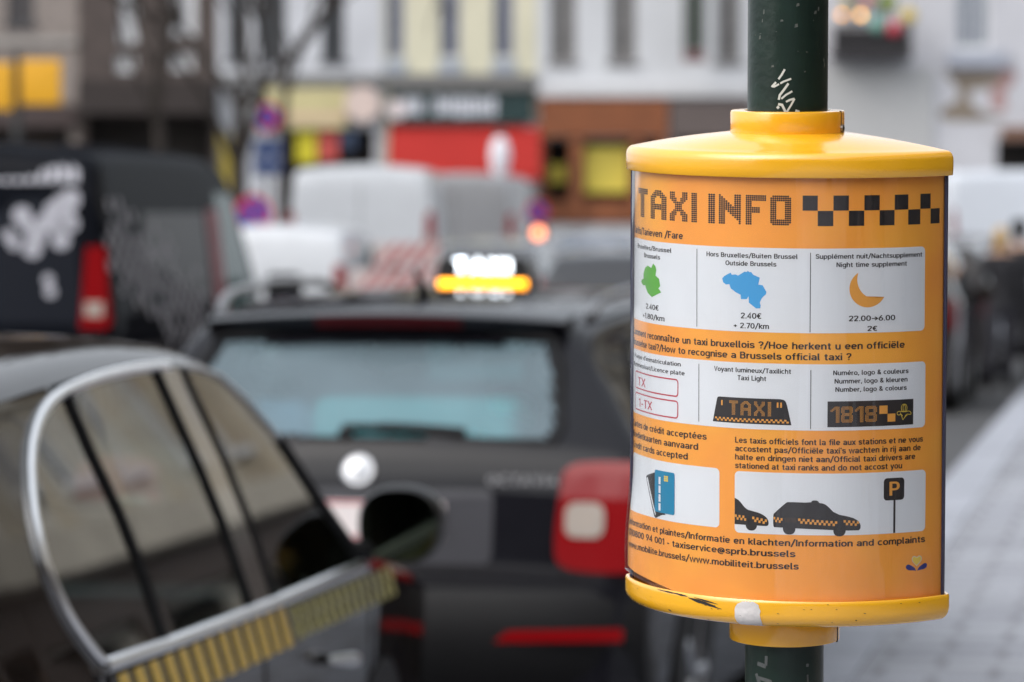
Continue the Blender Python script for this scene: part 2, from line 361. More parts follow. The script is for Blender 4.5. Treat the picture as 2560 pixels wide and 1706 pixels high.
# ------------------------------------------------------------------ ground
KD = atan(.172)                                         # direction of the kerb, from straight ahead to the right
kx = lambda Y, off=0: 2.93 + .172 * (Y - 25.1) + off / cos(KD)
m_asph = mat('worn_asphalt', (.055, .055, .058), .85, var=.25, scale=1.5, bump=.4, bscale=60)
def paving_mat():
    m = mat('grey_pavement_slabs', (.315, .325, .36), .7, var=.22, scale=.9, bump=.25, bscale=50); t = m.node_tree
    b = t.nodes['Principled BSDF']; src = b.inputs['Base Color'].links[0].from_socket
    tc = t.nodes.new('ShaderNodeTexCoord'); br = t.nodes.new('ShaderNodeTexBrick')
    br.inputs['Scale'].default_value = 1; br.inputs['Brick Width'].default_value = .4; br.inputs['Row Height'].default_value = .3
    br.inputs['Mortar Size'].default_value = .02; br.inputs['Color1'].default_value = (1, 1, 1, 1); br.inputs['Color2'].default_value = (.84, .84, .86, 1)
    br.inputs['Mortar'].default_value = (.5, .49, .48, 1)
    mp = t.nodes.new('ShaderNodeMapping'); mp.inputs['Rotation'].default_value = (0, 0, KD)
    t.links.new(tc.outputs['Object'], mp.inputs[0]); t.links.new(mp.outputs[0], br.inputs['Vector'])
    mx = t.nodes.new('ShaderNodeMix'); mx.data_type = 'RGBA'; mx.blend_type = 'MULTIPLY'; mx.inputs['Factor'].default_value = 1
    t.links.new(src, mx.inputs['A']); t.links.new(br.outputs[0], mx.inputs['B']); t.links.new(mx.outputs['Result'], b.inputs['Base Color'])
    return m
g = MB(); g.add([(-300, -120, 0), (300, -120, 0), (300, 500, 0), (-300, 500, 0)], [(0, 1, 2, 3)])
tag(g.build('road', m_asph, smooth=False), 'grey asphalt street running under the parked cars', kind='structure')
g = MB(); Y0, Y1 = -40, 97
g.add([(kx(Y0, .3), Y0, 0), (kx(Y1, .3), Y1, 0), (kx(Y1, 12), Y1, 0), (kx(Y0, 12), Y0, 0), (kx(Y0, .3), Y0, .13), (kx(Y1, .3), Y1, .13), (kx(Y1, 12), Y1, .13), (kx(Y0, 12), Y0, .13)],
      [(4, 5, 6, 7), (0, 1, 5, 4), (1, 2, 6, 5), (2, 3, 7, 6), (3, 0, 4, 7)])
tag(g.build('pavement', paving_mat(), smooth=False), 'grey slab pavement right of the taxi rank', kind='structure')
g = MB(); nk = 137
for i in range(nk):
    a = Y0 + i * (Y1 - Y0) / nk; b = a + (Y1 - Y0) / nk - .012; dz = random.uniform(-.004, .004)
    g.add([(kx(a), a, 0), (kx(b), b, 0), (kx(b, .297), b, 0), (kx(a, .297), a, 0), (kx(a, .015), a, .134 + dz), (kx(b, .015), b, .134 + dz), (kx(b, .297), b, .134 + dz), (kx(a, .297), a, .134 + dz)],
          [(4, 5, 6, 7), (0, 1, 5, 4), (1, 2, 6, 5), (2, 3, 7, 6), (3, 0, 4, 7)])
tag(g.build('kerb', mat('pale_kerb_stone', (.33, .345, .39), .75, var=.15, scale=4), smooth=False), 'pale kerb stones along the pavement edge', kind='structure')
g = MB(); g.box(-60, 60, 97.004, 104, 0, .14)
tag(g.build('far_pavement', mat('dull_far_paving', (.22, .22, .22), .8, var=.1), smooth=False), 'far pavement below the shop fronts', kind='structure')

# ------------------------------------------------------------------ pole and taxi sign
YAW, LEAN, ROLL, R = -.3097, .06715, -.0034, .17344
O_S = W(1965, 950, 3.65); SL = atan2(O_S.x, O_S.y)
M_POLE = Matrix.Translation(O_S) @ Matrix.Rotation(-SL, 4, 'Z') @ Matrix.Rotation(-ROLL, 4, 'Y') @ Matrix.Rotation(LEAN, 4, 'X')
M_SIGN = M_POLE @ Matrix.Rotation(YAW, 4, 'Z')
HA = rad(62.5); CY = R * cos(HA)

# pole
pole = empty('green_pole'); pole.matrix_world = M_POLE
tag(pole, 'dark green round metal pole with scratched graffiti, carrying the yellow taxi sign', 'pole')
zb_ = -(O_S.z) / cos(LEAN) + .13
g = MB(); g.lathe([(.0375, zb_ - .05), (.0376, -.1), (.0379, .3), (.0379, 2.2), (.034, 2.225), (.012, 2.24)], 64); g.build('post', POLE, pole)
g = MB(); g.lathe([(.075, zb_), (.075, zb_ + .03), (.05, zb_ + .045), (.042, zb_ + .12), (.0395, zb_ + .125)], 48); g.build('base_collar', POLE, pole)
def pole_px(x, y):
    """where photo pixel x, y falls on the pole: angle and height"""
    px = (x - 1965.3) / 2640 / .0379
    return math.asin(max(-1, min(1, px))), (950 - y) / 2630 * 1.004 - .0379 * .065 * sqrt(max(0, 1 - px * px))
def pole_marks(name, lines, width, m):
    g = MB(); rr = .03805
    for pl in lines:
        q = [pole_px(1860 + a * 220 / 1150, b * 300 / 1568) for a, b in pl] if name != 'lower' else pl
        q2 = []
        for a, b in zip(q, q[1:]):
            for k in range(4):
                q2.append((a[0] + (b[0] - a[0]) * k / 4, a[1] + (b[1] - a[1]) * k / 4))
        q2.append(q[-1]); q2 = [(a * .0379, b) for a, b in q2]
        if random.random() < .8 and len(q2) > 6: pass
        for quad in stroke(q2, width * random.uniform(.8, 1.15)):
            if random.random() < .12: continue
            g.add([(rr * sin(a / .0379), -rr * cos(a / .0379), b) for a, b in quad], [(0, 1, 2, 3)])
    return g
g = pole_marks('up', [[(512, 885), (470, 960), (420, 1030), (345, 1115)], [(365, 1115), (440, 1075), (500, 1040), (595, 1005)], [(560, 1065), (500, 1150), (450, 1215), (437, 1275)],
                      [(470, 1262), (530, 1210), (610, 1165)], [(530, 1300), (580, 1275), (640, 1260)], [(640, 1260), (590, 1350), (540, 1430), (510, 1490)],
                      [(430, 1330), (480, 1340), (520, 1420), (575, 1470)], [(415, 1385), (440, 1360)], [(650, 1412), (690, 1425), (695, 1450)]], .0022, SCR)
g.build('graffiti_scratches', SCR, pole, smooth=False)
def low_px(x, y): return pole_px(1780 + x * .153, 1520 + y * .153)
g = MB()
for pl, wd in (([(915, 690), (910, 850)], .003), ([(770, 835), (910, 865)], .004), ([(750, 1010), (770, 1070), (880, 1080), (980, 1100), (1015, 1170)], .0035), ([(770, 1080), (840, 1216)], .004), ([(1590, 820), (1585, 870)], .003), ([(1590, 1000), (1600, 1200)], .002)):
    q = [low_px(a, b) for a, b in pl]; q = [(a * .0379, b) for a, b in q]
    for quad in stroke(q, wd):
        g.add([(.03795 * sin(a / .0379), -.03795 * cos(a / .0379), b) for a, b in quad], [(0, 1, 2, 3)])
g.build('faded_marker_tag', mat('faded_marker', (.11, .12, .12), .7, var=.3, scale=80), pole, smooth=False)
g = MB()
for x, y in ((675, 65), (940, 130), (900, 170), (655, 330), (190, 490), (220, 275), (770, 920), (355, 850), (1020, 860), (1055, 1240), (1015, 790), (470, 265), (70, 65), (240, 160)):
    a, z = pole_px(1860 + x * .1913, y * .1913); L_ = random.uniform(.0006, .0018); h_ = random.uniform(.0008, .003)
    g.add([(.03803 * sin(a + i / .0379), -.03803 * cos(a + i / .0379), z + j) for i, j in ((-L_, -h_), (L_, -h_ * .6), (L_ * .8, h_), (-L_ * .6, h_ * .8))], [(0, 1, 2, 3)])
for q in ([(120, 470), (200, 440), (400, 405), (650, 345), (880, 270), (1040, 262)], [(670, 655), (800, 670), (960, 705)]):
    q = [pole_px(1860 + a * .1913, b * .1913) for a, b in q]; q = [(a * .0379, b) for a, b in q]
    for quad in stroke(q, .0005):
        g.add([(.03803 * sin(a / .0379), -.03803 * cos(a / .0379), b) for a, b in quad], [(0, 1, 2, 3)])
g.build('paint_chips', SCR2, pole, smooth=False)

# sign
sign = empty('taxi_info_sign'); sign.matrix_world = M_SIGN
tag(sign, 'yellow and orange taxi information sign clamped around the dark green pole', 'information sign')
def lens(off, n=64, nt=10):
    """outline of the lens-shaped plan, offset outwards; points carry their polar angle"""
    P = []
    for k in range(n + 1):
        a = -HA + 2 * HA * k / n; P.append(((R + off) * sin(a), CY - (R + off) * cos(a)))
    tx = R * sin(HA)
    for k in range(1, nt):
        a = -pi / 2 + HA + (pi - 2 * HA) * k / nt; P.append((tx + off * cos(a), off * sin(a)))
    for k in range(n + 1):
        a = HA - 2 * HA * k / n; P.append(((R + off) * sin(a), -CY + (R + off) * cos(a)))
    for k in range(1, nt):
        a = pi / 2 + HA + (pi - 2 * HA) * k / nt; P.append((-tx + off * cos(a), off * sin(a)))
    return P
def ring(off, z): return [(x, y, z) for x, y in lens(off)]
def morph(off, r, t, z):
    out = []
    for x, y in lens(off):
        a = atan2(y, x); out.append((x * (1 - t) + r * cos(a) * t, y * (1 - t) + r * sin(a) * t, z))
    return out
g = MB()
rs = [ring(.0042, .2115), ring(.0042, .199), ring(.0050, .1978), ring(.0070, .1976), ring(.0076, .1985), ring(.0078, .206), ring(.0078, .2125)]
for k in range(1, 7):
    a = pi / 2 * k / 6; rs.append(ring(.0008 + .007 * cos(a), .2125 + .0085 * sin(a)))
for k in range(1, 9):
    t = k / 8; rs.append(morph(.0008, .0545, t, .2210 + .0150 * (t ** .95) + .0012 * sin(pi * t)))
g.rings(rs, True, True); lid = g.build('lid', YEL, sign, angle=50)
def collar(name, z0, z1, ro, parent):
    g = MB(); ri = .0415; b = .0018
    prof = [(ri, z0 + .001), (ri + .001, z0), (ro - b, z0), (ro - b * .3, z0 + b * .3), (ro, z0 + b), (ro, z1 - b), (ro - b * .3, z1 - b * .3), (ro - b, z1), (ri + .001, z1), (ri, z1 - .001), (ri, z0 + .001)]
    g.lathe(prof, 72, cap=False)
    return g.build(name, YEL, parent)
col1 = collar('collar', .2350, .2562, .0540, sign)
a_ = rad(62)
def radial_box(g, ang, r0, r1, hw, z0, z1, m=0):
    d = Vector((sin(ang), -cos(ang), 0)); t = Vector((cos(ang), sin(ang), 0)); P = []
    for z in (z0, z1):
        for r, s in ((r0, -1), (r1, -1), (r1, 1), (r0, 1)): P.append(d * r + t * hw * s + Vector((0, 0, z)))
    g.add(P, [(0, 3, 2, 1), (4, 5, 6, 7), (0, 1, 5, 4), (1, 2, 6, 5), (2, 3, 7, 6), (3, 0, 4, 7)], m)
SANG = math.asin(.93) - YAW - SL * 0        # clamp seam near the right silhouette
g = MB(); radial_box(g, SANG, .045, .0542, .0005, .2355, .2563); g.build('clamp_seam', DIRT, col1)
g = MB(); dv = Vector((sin(SANG + .03), -cos(SANG + .03), 0)); c_ = Vector((0, 0, .2398)) + dv * .0530
g.tube([c_ + dv * (-.002), c_ + dv * .0028], .0036, 14); g.tube([c_ + dv * .0028, c_ + dv * .0030], .0030, 14)
bolt = g.build('bolt', STEEL, col1)
g = MB(); g.tube([c_ + dv * .0029, c_ + dv * .0032], .0017, 6); g.build('bolt_socket', DIRT, col1)
# tray
g = MB()
rs = [ring(.0040, -.2105), ring(.0040, -.1975), ring(.0046, -.1962), ring(.0068, -.1960), ring(.0076, -.1972), ring(.0079, -.200), ring(.0079, -.2085)]
for k in range(1, 8):
    a = pi / 2 * k / 7; rs.append(ring(-.0028 + .0107 * cos(a), -.2085 - .0125 * sin(a)))
g.rings(rs, True, True); tray = g.build('tray', YEL, sign, angle=50)
g = MB(); g.box(-.03, .03, -.03, .03, -.222, -.2212)
col2 = collar('lower_collar', -.2486, -.2208, .0530, sign)
g = MB(); radial_box(g, SANG + .05, .045, .0532, .0011, -.2487, -.2207); g.build('clamp_seam', DIRT, col2)

ZB = lambda phi: -.187 - .021 * max(0, min(1, (math.degrees(phi) + 60) / 62))
ss = lambda t: (lambda q: q * q * (3 - 2 * q))(max(0, min(1, t)))
def flare(phi, z):
    a = math.degrees(phi)
    return .0052 * ss((-a - 34) / 28) * ss((-.085 - z) / .085) - .0005 * sin(a * .21 + z * 9)
def bend(u, v, off):
    p = u / R; r = R + off + flare(p, v)
    return (r * sin(p), CY - r * cos(p), v)
# poster sheet
g = MB(); nu, nv = 84, 24; UM = R * HA - .0006
for side in (0, 1):
    vs = []
    for i in range(nu + 1):
        u = -UM + 2 * UM * i / nu
        for j in range(nv + 1):
            zbot = ZB(u / R) if side == 0 else -.205
            z = zbot + (.2085 - zbot) * j / nv
            x, y, z = bend(u, z, 0) if side == 0 else (R * sin(u / R), CY - R * cos(u / R), z)
            vs.append((x, y, z) if side == 0 else (-x, -y, z))
    g.add(vs, [(i * (nv + 1) + j, (i + 1) * (nv + 1) + j, (i + 1) * (nv + 1) + j + 1, i * (nv + 1) + j + 1) for i in range(nu) for j in range(nv)])
poster = g.build('poster', POST, sign)
# clear cover: a real sheet with thickness
g = MB()
for side in (0, 1):
    lay = []
    for off in (.0014, .0032):
        for i in range(nu + 1):
            u = -UM + 2 * UM * i / nu
            for j in range(nv + 1):
                zbot = (ZB(u / R) - .0025) if side == 0 else -.2075
                z = zbot + (.2095 - zbot) * j / nv
                x, y, z = bend(u, z, off) if side == 0 else bend(max(u, -.1), z, off)
                if side == 1:
                    r = R + off; x, y = r * sin(u / R), CY - r * cos(u / R)
                lay.append((x, y, z) if side == 0 else (-x, -y, z))
    n1 = (nu + 1) * (nv + 1); I = lambda i, j, k: k * n1 + i * (nv + 1) + j
    fs = [(I(i, j, k), I(i + 1, j, k), I(i + 1, j + 1, k), I(i, j + 1, k)) for k in (0, 1) for i in range(nu) for j in range(nv)]
    fs += [(I(i, j, 0), I(i + 1, j, 0), I(i + 1, j, 1), I(i, j, 1)) for i in range(nu) for j in (0, nv)]
    fs += [(I(i, j, 0), I(i, j + 1, 0), I(i, j + 1, 1), I(i, j, 1)) for i in (0, nu) for j in range(nv)]
    g.add(lay, fs)
g.build('clear_cover', CLEAR, sign)
for s in (-1, 1):
    g = MB(); x = s * (R * sin(HA) + .0016); g.box(x - .0012, x + .0012, -.0022, .0022, -.206, .2085)
    g.build('edge_seam', mat('navy_edge_strip', (.03, .03, .07), .4, var=.1), sign, smooth=False)

MM = .001
class Ink:
    def __init__(s): s.g = MB()
    def poly(s, P, layer=1, m=0, cut=True):
        P = [(max(-188.6, min(188.6, a)) * MM, b * MM) for a, b in P]
        wid = max(a for a, b in P) - min(a for a, b in P); hgt = max(b for a, b in P) - min(b for a, b in P)
        if wid < 1e-6: return s
        parts = slice_poly(P, .0045, .012 if hgt > .02 else None) if (cut and (wid > .0048 or hgt > .024)) else [P]
        for q in parts: s.g.add([bend(a, b, .00012 * layer) for a, b in q], [tuple(range(len(q)))], m)
        return s
    def text(s, t, u0, v, cap, u1=None, layer=2, m=0, sw=SW, track=.07):
        for q in text_polys(t, u0, v, cap, u1, sw, track): s.poly(q, layer, m, cut=False)
        return s
    def line(s, pl, wd, layer=2, m=0):
        for q in stroke(pl, wd): s.poly(q, layer, m)
        return s
    def build(s, name, mats): return s.g.build(name, mats, poster, smooth=False)

# white panels
a = Ink(); a.poly(rrect(-189, 164.8, 54.0, 132.4, 4.5)); a.build('fare_panel', PAN)
a = Ink(); a.poly(rrect(-189, 166.2, -36.6, 25.2, 4.5)); a.build('recognition_panel', PAN)
a = Ink(); a.poly(rrect(-187, -36.2, -131.5, -75.5, 4.5, corners=(1, 1, 1, 1))); a.build('card_panel', PAN)
a = Ink(); a.poly(rrect(-19.8, 167.6, -134.5, -76.6, 4.5)); a.build('taxi_queue_panel', PAN)
# dotted title
a = Ink()
for ch_, u0, u1 in (('T', -168.6, -139.5), ('A', -133, -105), ('X', -100.2, -75), ('I', -70, -62.8), ('I', -49.4, -41.8), ('N', -37.8, -15), ('F', -10.4, 9.6), ('O', 13.4, 33.2)):
    for q in dot_polys(ch_, u0, u1, 153.5, 181.2, .50, 8): a.poly(q, 1, 0, cut=False)
a.build('dotted_title', INK)
# chequers of the title band
a = Ink()
edges = [43.7, 57.6, 72.0, 86.5, 101.1, 115.9, 130.8, 145.2, 158.9, 171.4, 183.0]
for k in range(10):
    v0, v1 = (167.4, 181.3) if k % 2 == 0 else (153.2, 167.2)
    a.poly([(edges[k], v0), (edges[k + 1] - .1, v0), (edges[k + 1] - .1, v1), (edges[k], v1)])
a.poly([(-188.6, 167.3), (-187.0, 167.3), (-187.0, 181), (-188.6, 181)])
a.build('checker_band', INK)
# lettering
a = Ink(); T = a.text
T('Tarifs/Tarieven /Fare', -186.5, 136.9, 6.6, -81.1)
T('Bruxelles/Brussel', -171.5, 123.2, 4.3, -97.4); T('Brussels', -149, 115.7, 4.3, -114.7)
T('2.40€', -143.8, 67.1, 5.0, -116.7); T('+1.80/km', -153, 57.7, 5.0, -107)
T('Hors Bruxelles/Buiten Brussel', -51.2, 122.7, 4.4, 39.3); T('Outside Brussels', -30.4, 115.3, 4.4, 19.7)
T('2.40€', -14.5, 66.4, 5.2, 5.7); T('+ 2.70/km', -21.6, 57.2, 5.0, 12.9)
T('Supplément nuit/Nachtsupplement', 55.8, 123.0, 4.4, 161.1); T('Night time supplement', 75.1, 115.2, 4.4, 144)
T('22.00→6.00', 87, 65.0, 5.0, 132.4); T('2€', 104.9, 55.6, 4.6, 114.7)
T('Comment reconnaître un taxi bruxellois ?/Hoe herkent u een officiële', -188.4, 39.0, 6.4, 142.6)
T('Brusselse taxi?/How to recognise a Brussels official taxi ?', -187.5, 29.0, 6.3, 89.8)
T("Plaque d'immatriculation", -182, 16.9, 4.1, -83.3); T('Nummerplaat/Licence plate', -186, 8.8, 4.1, -78)
T('Voyant lumineux/Taxilicht', -42.3, 16.0, 4.4, 33.8); T('Taxi Light', -17.3, 8.7, 4.5, 10.4)
T('Numéro, logo & couleurs', 72.7, 15.1, 4.4, 147); T('Nummer, logo & kleuren', 74, 7.3, 4.4, 145.9); T('Number, logo & colours', 74.8, -.4, 4.4, 145.2)
T('Cartes de crédit acceptées', -187.5, -49.7, 6.2, -50.6); T('Kredietkaarten aanvaard', -187, -60.1, 6.2, -60.9); T('Credit cards accepted', -186, -70.4, 6.2, -73.6)
T('Les taxis officiels font la file aux stations et ne vous', -19.5, -50.0, 5.4, 163.9)
T("accostent pas/Officiële taxi's wachten in rij aan de", -19.5, -57.9, 5.4, 161.4)
T('halte en dringen niet aan/Official taxi drivers are', -19.5, -65.9, 5.4, 155.3)
T('stationed at taxi ranks and do not accost you', -19.5, -73.8, 5.4, 141.2)
T('Information et plaintes/Informatie en klachten/Information and complaints', -184, -145.0, 6.1, 167.6)
T('(0)0800 94 001 - taxiservice@sprb.brussels', -183, -155.2, 6.1, 39.0)
T('www.mobilite.brussels/www.mobiliteit.brussels', -182, -166.8, 6.1, 42.1)
a.build('lettering', INK)
for u, v0, v1 in ((-62.8, 56, 129), (51.2, 55, 128.6), (-60.2, -33.2, 21.2), (52.2, -35.2, 19.8)):
    a = Ink(); a.poly([(u - .35, v0), (u + .35, v0), (u + .35, v1), (u - .35, v1)], 2); a.build('panel_divider', INK)
# maps, moon
a = Ink(); a.poly([(-127.3, 111.3), (-123, 109), (-121.2, 105.7), (-122.8, 100.1), (-116.4, 97.5), (-114.3, 90.9), (-117.4, 88.3), (-112.6, 84.9), (-129.7, 79.0), (-139.9, 82.5), (-146.4, 89.2), (-151.8, 88.4), (-158.1, 91.3), (-156, 94), (-150.8, 95.0), (-150.8, 100.1), (-146.1, 105.9), (-139.2, 108.4), (-131, 106.8)], 2)
a.build('city_map', GRNI)
a = Ink(); a.poly([(-33.7, 102.7), (-31.5, 105.1), (-25.1, 108.4), (-23.6, 106.5), (-20, 107), (-17.4, 106.0), (-11.0, 109.9), (-9, 109.6), (-7.8, 110.7), (-6, 109.4), (-4.6, 109.8), (-2.5, 107.2), (3.8, 104.7), (2.4, 98.1), (6.5, 97.8), (8.6, 94.3), (10.3, 91.6), (9.7, 89.3), (7.3, 87.3), (5.5, 85), (3.9, 81.5), (4.9, 78.9), (4.3, 76.2), (0.5, 76.0), (-3, 78.5), (-6.6, 81.2), (-7.0, 87.1), (-8.7, 84.4), (-14.4, 84.2), (-14.8, 88.2), (-19.5, 90.3), (-24.7, 93.8), (-26.2, 97.7), (-29.5, 97.2), (-32.6, 99.1)], 2)
a.build('country_map', BLUI)
a = Ink(); mo = [(105.2 + 17.8 * cos(rad(t)), 95.0 + 17.4 * sin(rad(t))) for t in range(122, 332, 7)]
mo += [(113.4 + 18.6 * cos(rad(t)), 103.6 + 18.4 * sin(rad(t))) for t in range(295, 160, -7)]
a.poly(mo, 2); a.build('moon', ORI)
# number plates
a = Ink()
for v0, v1 in ((-11.8, 4.0), (-32.4, -16.5)):
    q = rrect(-178, -87, v0, v1, 3.2); q.append(q[0]); a.line(q, 1.35, 2)
T = a.text; T('TX', -168.5, -8.9, 8.2, -145.5, sw=.14); T('1-TX', -165.7, -29.1, 8.2, -129.5, sw=.14)
a.build('licence_plate_drawing', REDI)
# roof lamp drawing
a = Ink()
lamp = [(-43.7, -31.6), (-39.4, -12)] + sm([(-39.4, -12), (-38.4, -7.8), (-33, -7.8)]) + sm([(23.4, -7.8), (28.6, -8.6), (30.4, -14)]) + [(34.5, -31.9)]
a.poly(lamp, 2, 0)
for ch_, u0, u1 in (('T', -25.8, -16.7), ('A', -14.2, -3.8), ('X', -1.0, 9.4), ('I', 12.1, 15.5)):
    for q in dot_polys(ch_, u0, u1, -24.2, -10.6, .42, 4): a.poly(q, 3, 1, cut=False)
for u in (-33.6, 21.4, 24.6): a.poly([(u - .7, -15.8), (u + .9, -15.8), (u + .9, -11), (u - .7, -11)], 3, 1)
n = 34
for k in range(n):
    u = -41 + 73.0 * k / n; v = -26.9 if k % 2 == 0 else -28.6
    a.poly([(u, v - 1.65), (u + 73.0 / n, v - 1.65), (u + 73.0 / n, v), (u, v)], 3, 1)
a.build('roof_lamp_drawing', [INK, ORI])
# number and logo drawing
a = Ink(); a.poly([(67.7, -33.3), (152.5, -33.3), (152.5, -9.3), (67.7, -9.3)], 2, 0)
for ch_, u0, u1 in (('1', 70.4, 78.9), ('8', 80.2, 91.6), ('1', 93.2, 101.7), ('8', 103.2, 115)):
    for q in dot_polys(ch_, u0, u1, -29.2, -14.1, .42, 4): a.poly(q, 3, 1, cut=False)
a.poly([(117.3, -22.0), (125.5, -22.0), (125.5, -14.3), (117.3, -14.3)], 3, 1); a.poly([(125.6, -29.6), (133.5, -29.6), (133.5, -22.1), (125.6, -22.1)], 3, 1)
for pl in (ell(142.6, -17.4, 3.0, 3.6), ell(142.6, -17.6, 1.2, 3.2), sm([(141.5, -21), (137, -20), (135, -21.5), (136, -24), (140, -23.2), (141, -25)]), sm([(143.8, -21), (148, -20.2), (150.4, -22.4), (149.4, -24), (145.5, -23), (143.5, -25)]),
           sm([(138.6, -21.4), (140, -25), (141.4, -28.6)]), sm([(146, -24), (143.6, -25.6), (141.6, -28.4)])):
    a.line(pl, .5, 3, 2)
a.build('number_plate_drawing', [INK, ORI, YELI])
# credit cards
a = Ink()
a.poly([(-143.9, -94.2), (-141, -92.4), (-121, -87), (-108, -126), (-121.5, -131.4), (-124.5, -130)], 2, 0)
a.poly([(-142.2, -95), (-139.6, -94.4), (-121.4, -127.5), (-122.5, -129.0)], 3, 2)
a.poly([(-122, -129), (-104, -126), (-112, -121)], 2, 0)
a.poly(rrect(-123.6, -90.6, -125, -84.8, 2.2), 4, 1)
for k in range(4): a.poly([(-115.9, -98 - 8.4 * k), (-112.4, -98 - 8.4 * k), (-112.4, -91.0 - 8.4 * k), (-115.9, -91.0 - 8.4 * k)], 5, 2)
for i, j in ((0, 0), (1, 0), (0, 1), (1, 1), (0, 2), (1, 2)):
    a.poly(rrect(-106.6 + 3.5 * i, -103.6 + 3.5 * i, -94.2 + 1.9 * j, -92.6 + 1.9 * j, .5), 5, 3)
a.build('card_drawing', [INK, TEALI, PAN, YELI])
# taxis in a queue
a = Ink()
def chk(u0, u1, v0, v1, n):
    for k in range(n):
        s = (u1 - u0) / n; u = u0 + s * k; v = v0 + (v1 - v0) * k / n - (2.3 if k % 2 else 0)
        a.poly([(u, v - 2.3), (u + s, v - 2.3), (u + s, v), (u, v)], 3, 1)
a.poly([(-19.7, -126.7), (-19.7, -102)] + sm([(-19.7, -102), (-15, -104), (-8.3, -112), (-2, -113.3), (5.4, -115), (11, -118), (13.7, -122), (13.6, -126), (11.5, -126.9)]), 2, 0)
a.poly(ell(-3, -125.8, 5.6, 6.0, n=24)[:-1], 2, 0)
a.poly(sm([(18.8, -127.6), (17.9, -126), (17.9, -116.5), (18.6, -114.6), (29.8, -104.4), (32, -103.6), (53.1, -104.0), (54.0, -101.8), (59.4, -101.8), (60.6, -104.2), (64, -104.4), (68, -106.4), (75.5, -114.3), (90.7, -117.6), (97, -120.8), (99.7, -125), (99.4, -129), (97, -130.5), (60, -128.9)], 1), 2, 0)
a.poly(ell(32.9, -128.0, 5.9, 6.2, n=24)[:-1], 2, 0); a.poly(ell(79.6, -129.2, 5.9, 6.2, n=24)[:-1], 2, 0)
chk(-19.4, -8, -117.6, -118.4, 6); chk(-2, 12, -118.6, -121, 7)
chk(18.2, 26.6, -118, -119.2, 5); chk(41.2, 77.4, -118.9, -121.4, 17); chk(83.4, 98, -120.2, -121.8, 7)
for q in text_polys('1818', 28.2, -122.6, 4.0, 39.6): a.poly(q, 3, 2, cut=False)
a.build('taxi_drawing', [INK, ORI, mat('dull_brown_ink', (.06, .035, .015), .5, var=0)])
a = Ink(); a.poly(rrect(122.4, 143.7, -103.4, -82.5, 3.4), 2, 0); a.poly([(132.5, -134.2), (134.6, -134.2), (134.6, -103.4), (132.5, -103.4)], 2, 0)
for q in text_polys('P', 128.2, -99, 13, 138.8, sw=.15): a.poly(q, 3, 1)
a.build('parking_sign_drawing', [INK, ORI])
# flower emblem
a = Ink()
heart = sm([(158.3, -166.8), (153.0, -162), (153.2, -158.6), (155.6, -157.4), (158.3, -159.4), (161, -157.4), (163.6, -158.8), (163.6, -162), (158.3, -166.8)], 2)
a.line(heart + heart[:1], .7, 2, 2); a.poly(heart[:-1], 2, 0)
for s in (-1, 1):
    a.poly([(158.3 + s * x, y) for x, y in sm([(.6, -171.6), (4, -170.8), (9, -170.6), (12.2, -168.4), (11.6, -165.6), (9, -164.8), (5.5, -166.6), (2.2, -168.6), (.6, -171.6)], 2)[:-1]], 2, 1)
a.build('flower_emblem', [YELI, NAVI, SCR])
# torn sticker and scuffs on the tray, following its outline
def tray_pt(u, t, lift=.0004):
    """u metres along the front, t metres down over the outside of the tray"""
    p = u / R
    if t < .0125: off, z = .0079, -.196 - t
    else:
        k = min((t - .0125) / .0115, 1.0) * pi / 2; off, z = -.0028 + .0107 * cos(k), -.2085 - .0125 * sin(k)
    r = R + off + lift
    return (r * sin(p), CY - r * cos(p), z - lift)
rows = [(-.0465, -.0375), (-.0525, -.0315), (-.0532, -.0312), (-.0545, -.0305), (-.0548, -.0304), (-.0540, -.0300), (-.0535, -.0298), (-.0525, -.0295), (-.0512, -.0290), (-.0495, -.0262)]
g = MB(); vs = []
for i, (a0, a1) in enumerate(rows):
    for k in range(9):
        u = a0 + (a1 - a0) * k / 8; vs.append(tray_pt(u + .0385 + .0006 * sin(i * 2.1 + k), .0012 + .0255 * i / 9 + .0005 * sin(k * 2.3)))
g.add(vs, [(i * 9 + k, i * 9 + k + 1, (i + 1) * 9 + k + 1, (i + 1) * 9 + k) for i in range(9) for k in range(8)])
g.build('torn_sticker', PAPER, sign)
g = MB()
def scuff(u0, t0, u1, t1, wd, n=8):
    P = [(u0 + (u1 - u0) * k / n, t0 + (t1 - t0) * k / n, wd * (.25 + sin(pi * k / n)) * random.uniform(.6, 1.1)) for k in range(n + 1)]
    g.add([tray_pt(u, t + s * q / 2, .0003) for u, t, q in P for s in (-1, 1)], [(2 * k, 2 * k + 1, 2 * k + 3, 2 * k + 2) for k in range(n)])
for q in ((-.118, .0035, -.088, .0085, .0028), (-.112, .0022, -.086, .0062, .0012), (-.106, .006, -.082, .0105, .0016), (-.160, .0008, -.122, .0016, .0012), (-.133, .0016, -.119, .0022, .0014), (-.145, .016, -.141, .017, .001)): scuff(q[0] + .053, q[1], q[2] + .053, q[3], q[4])
for k in range(7): scuff(-.0080 + k * .0012, .002 + .0003 * (k % 3), -.0060 + k * .0012, .0045 + .0006 * (k % 2), .0012)
for k in range(30):
    u = random.uniform(-.17, .16); t = random.uniform(.001, .02); scuff(u, t, u + random.uniform(.0005, .003), t + random.uniform(-.0005, .0008), .0005, 3)
g.build('scuff_marks', DIRT, sign)

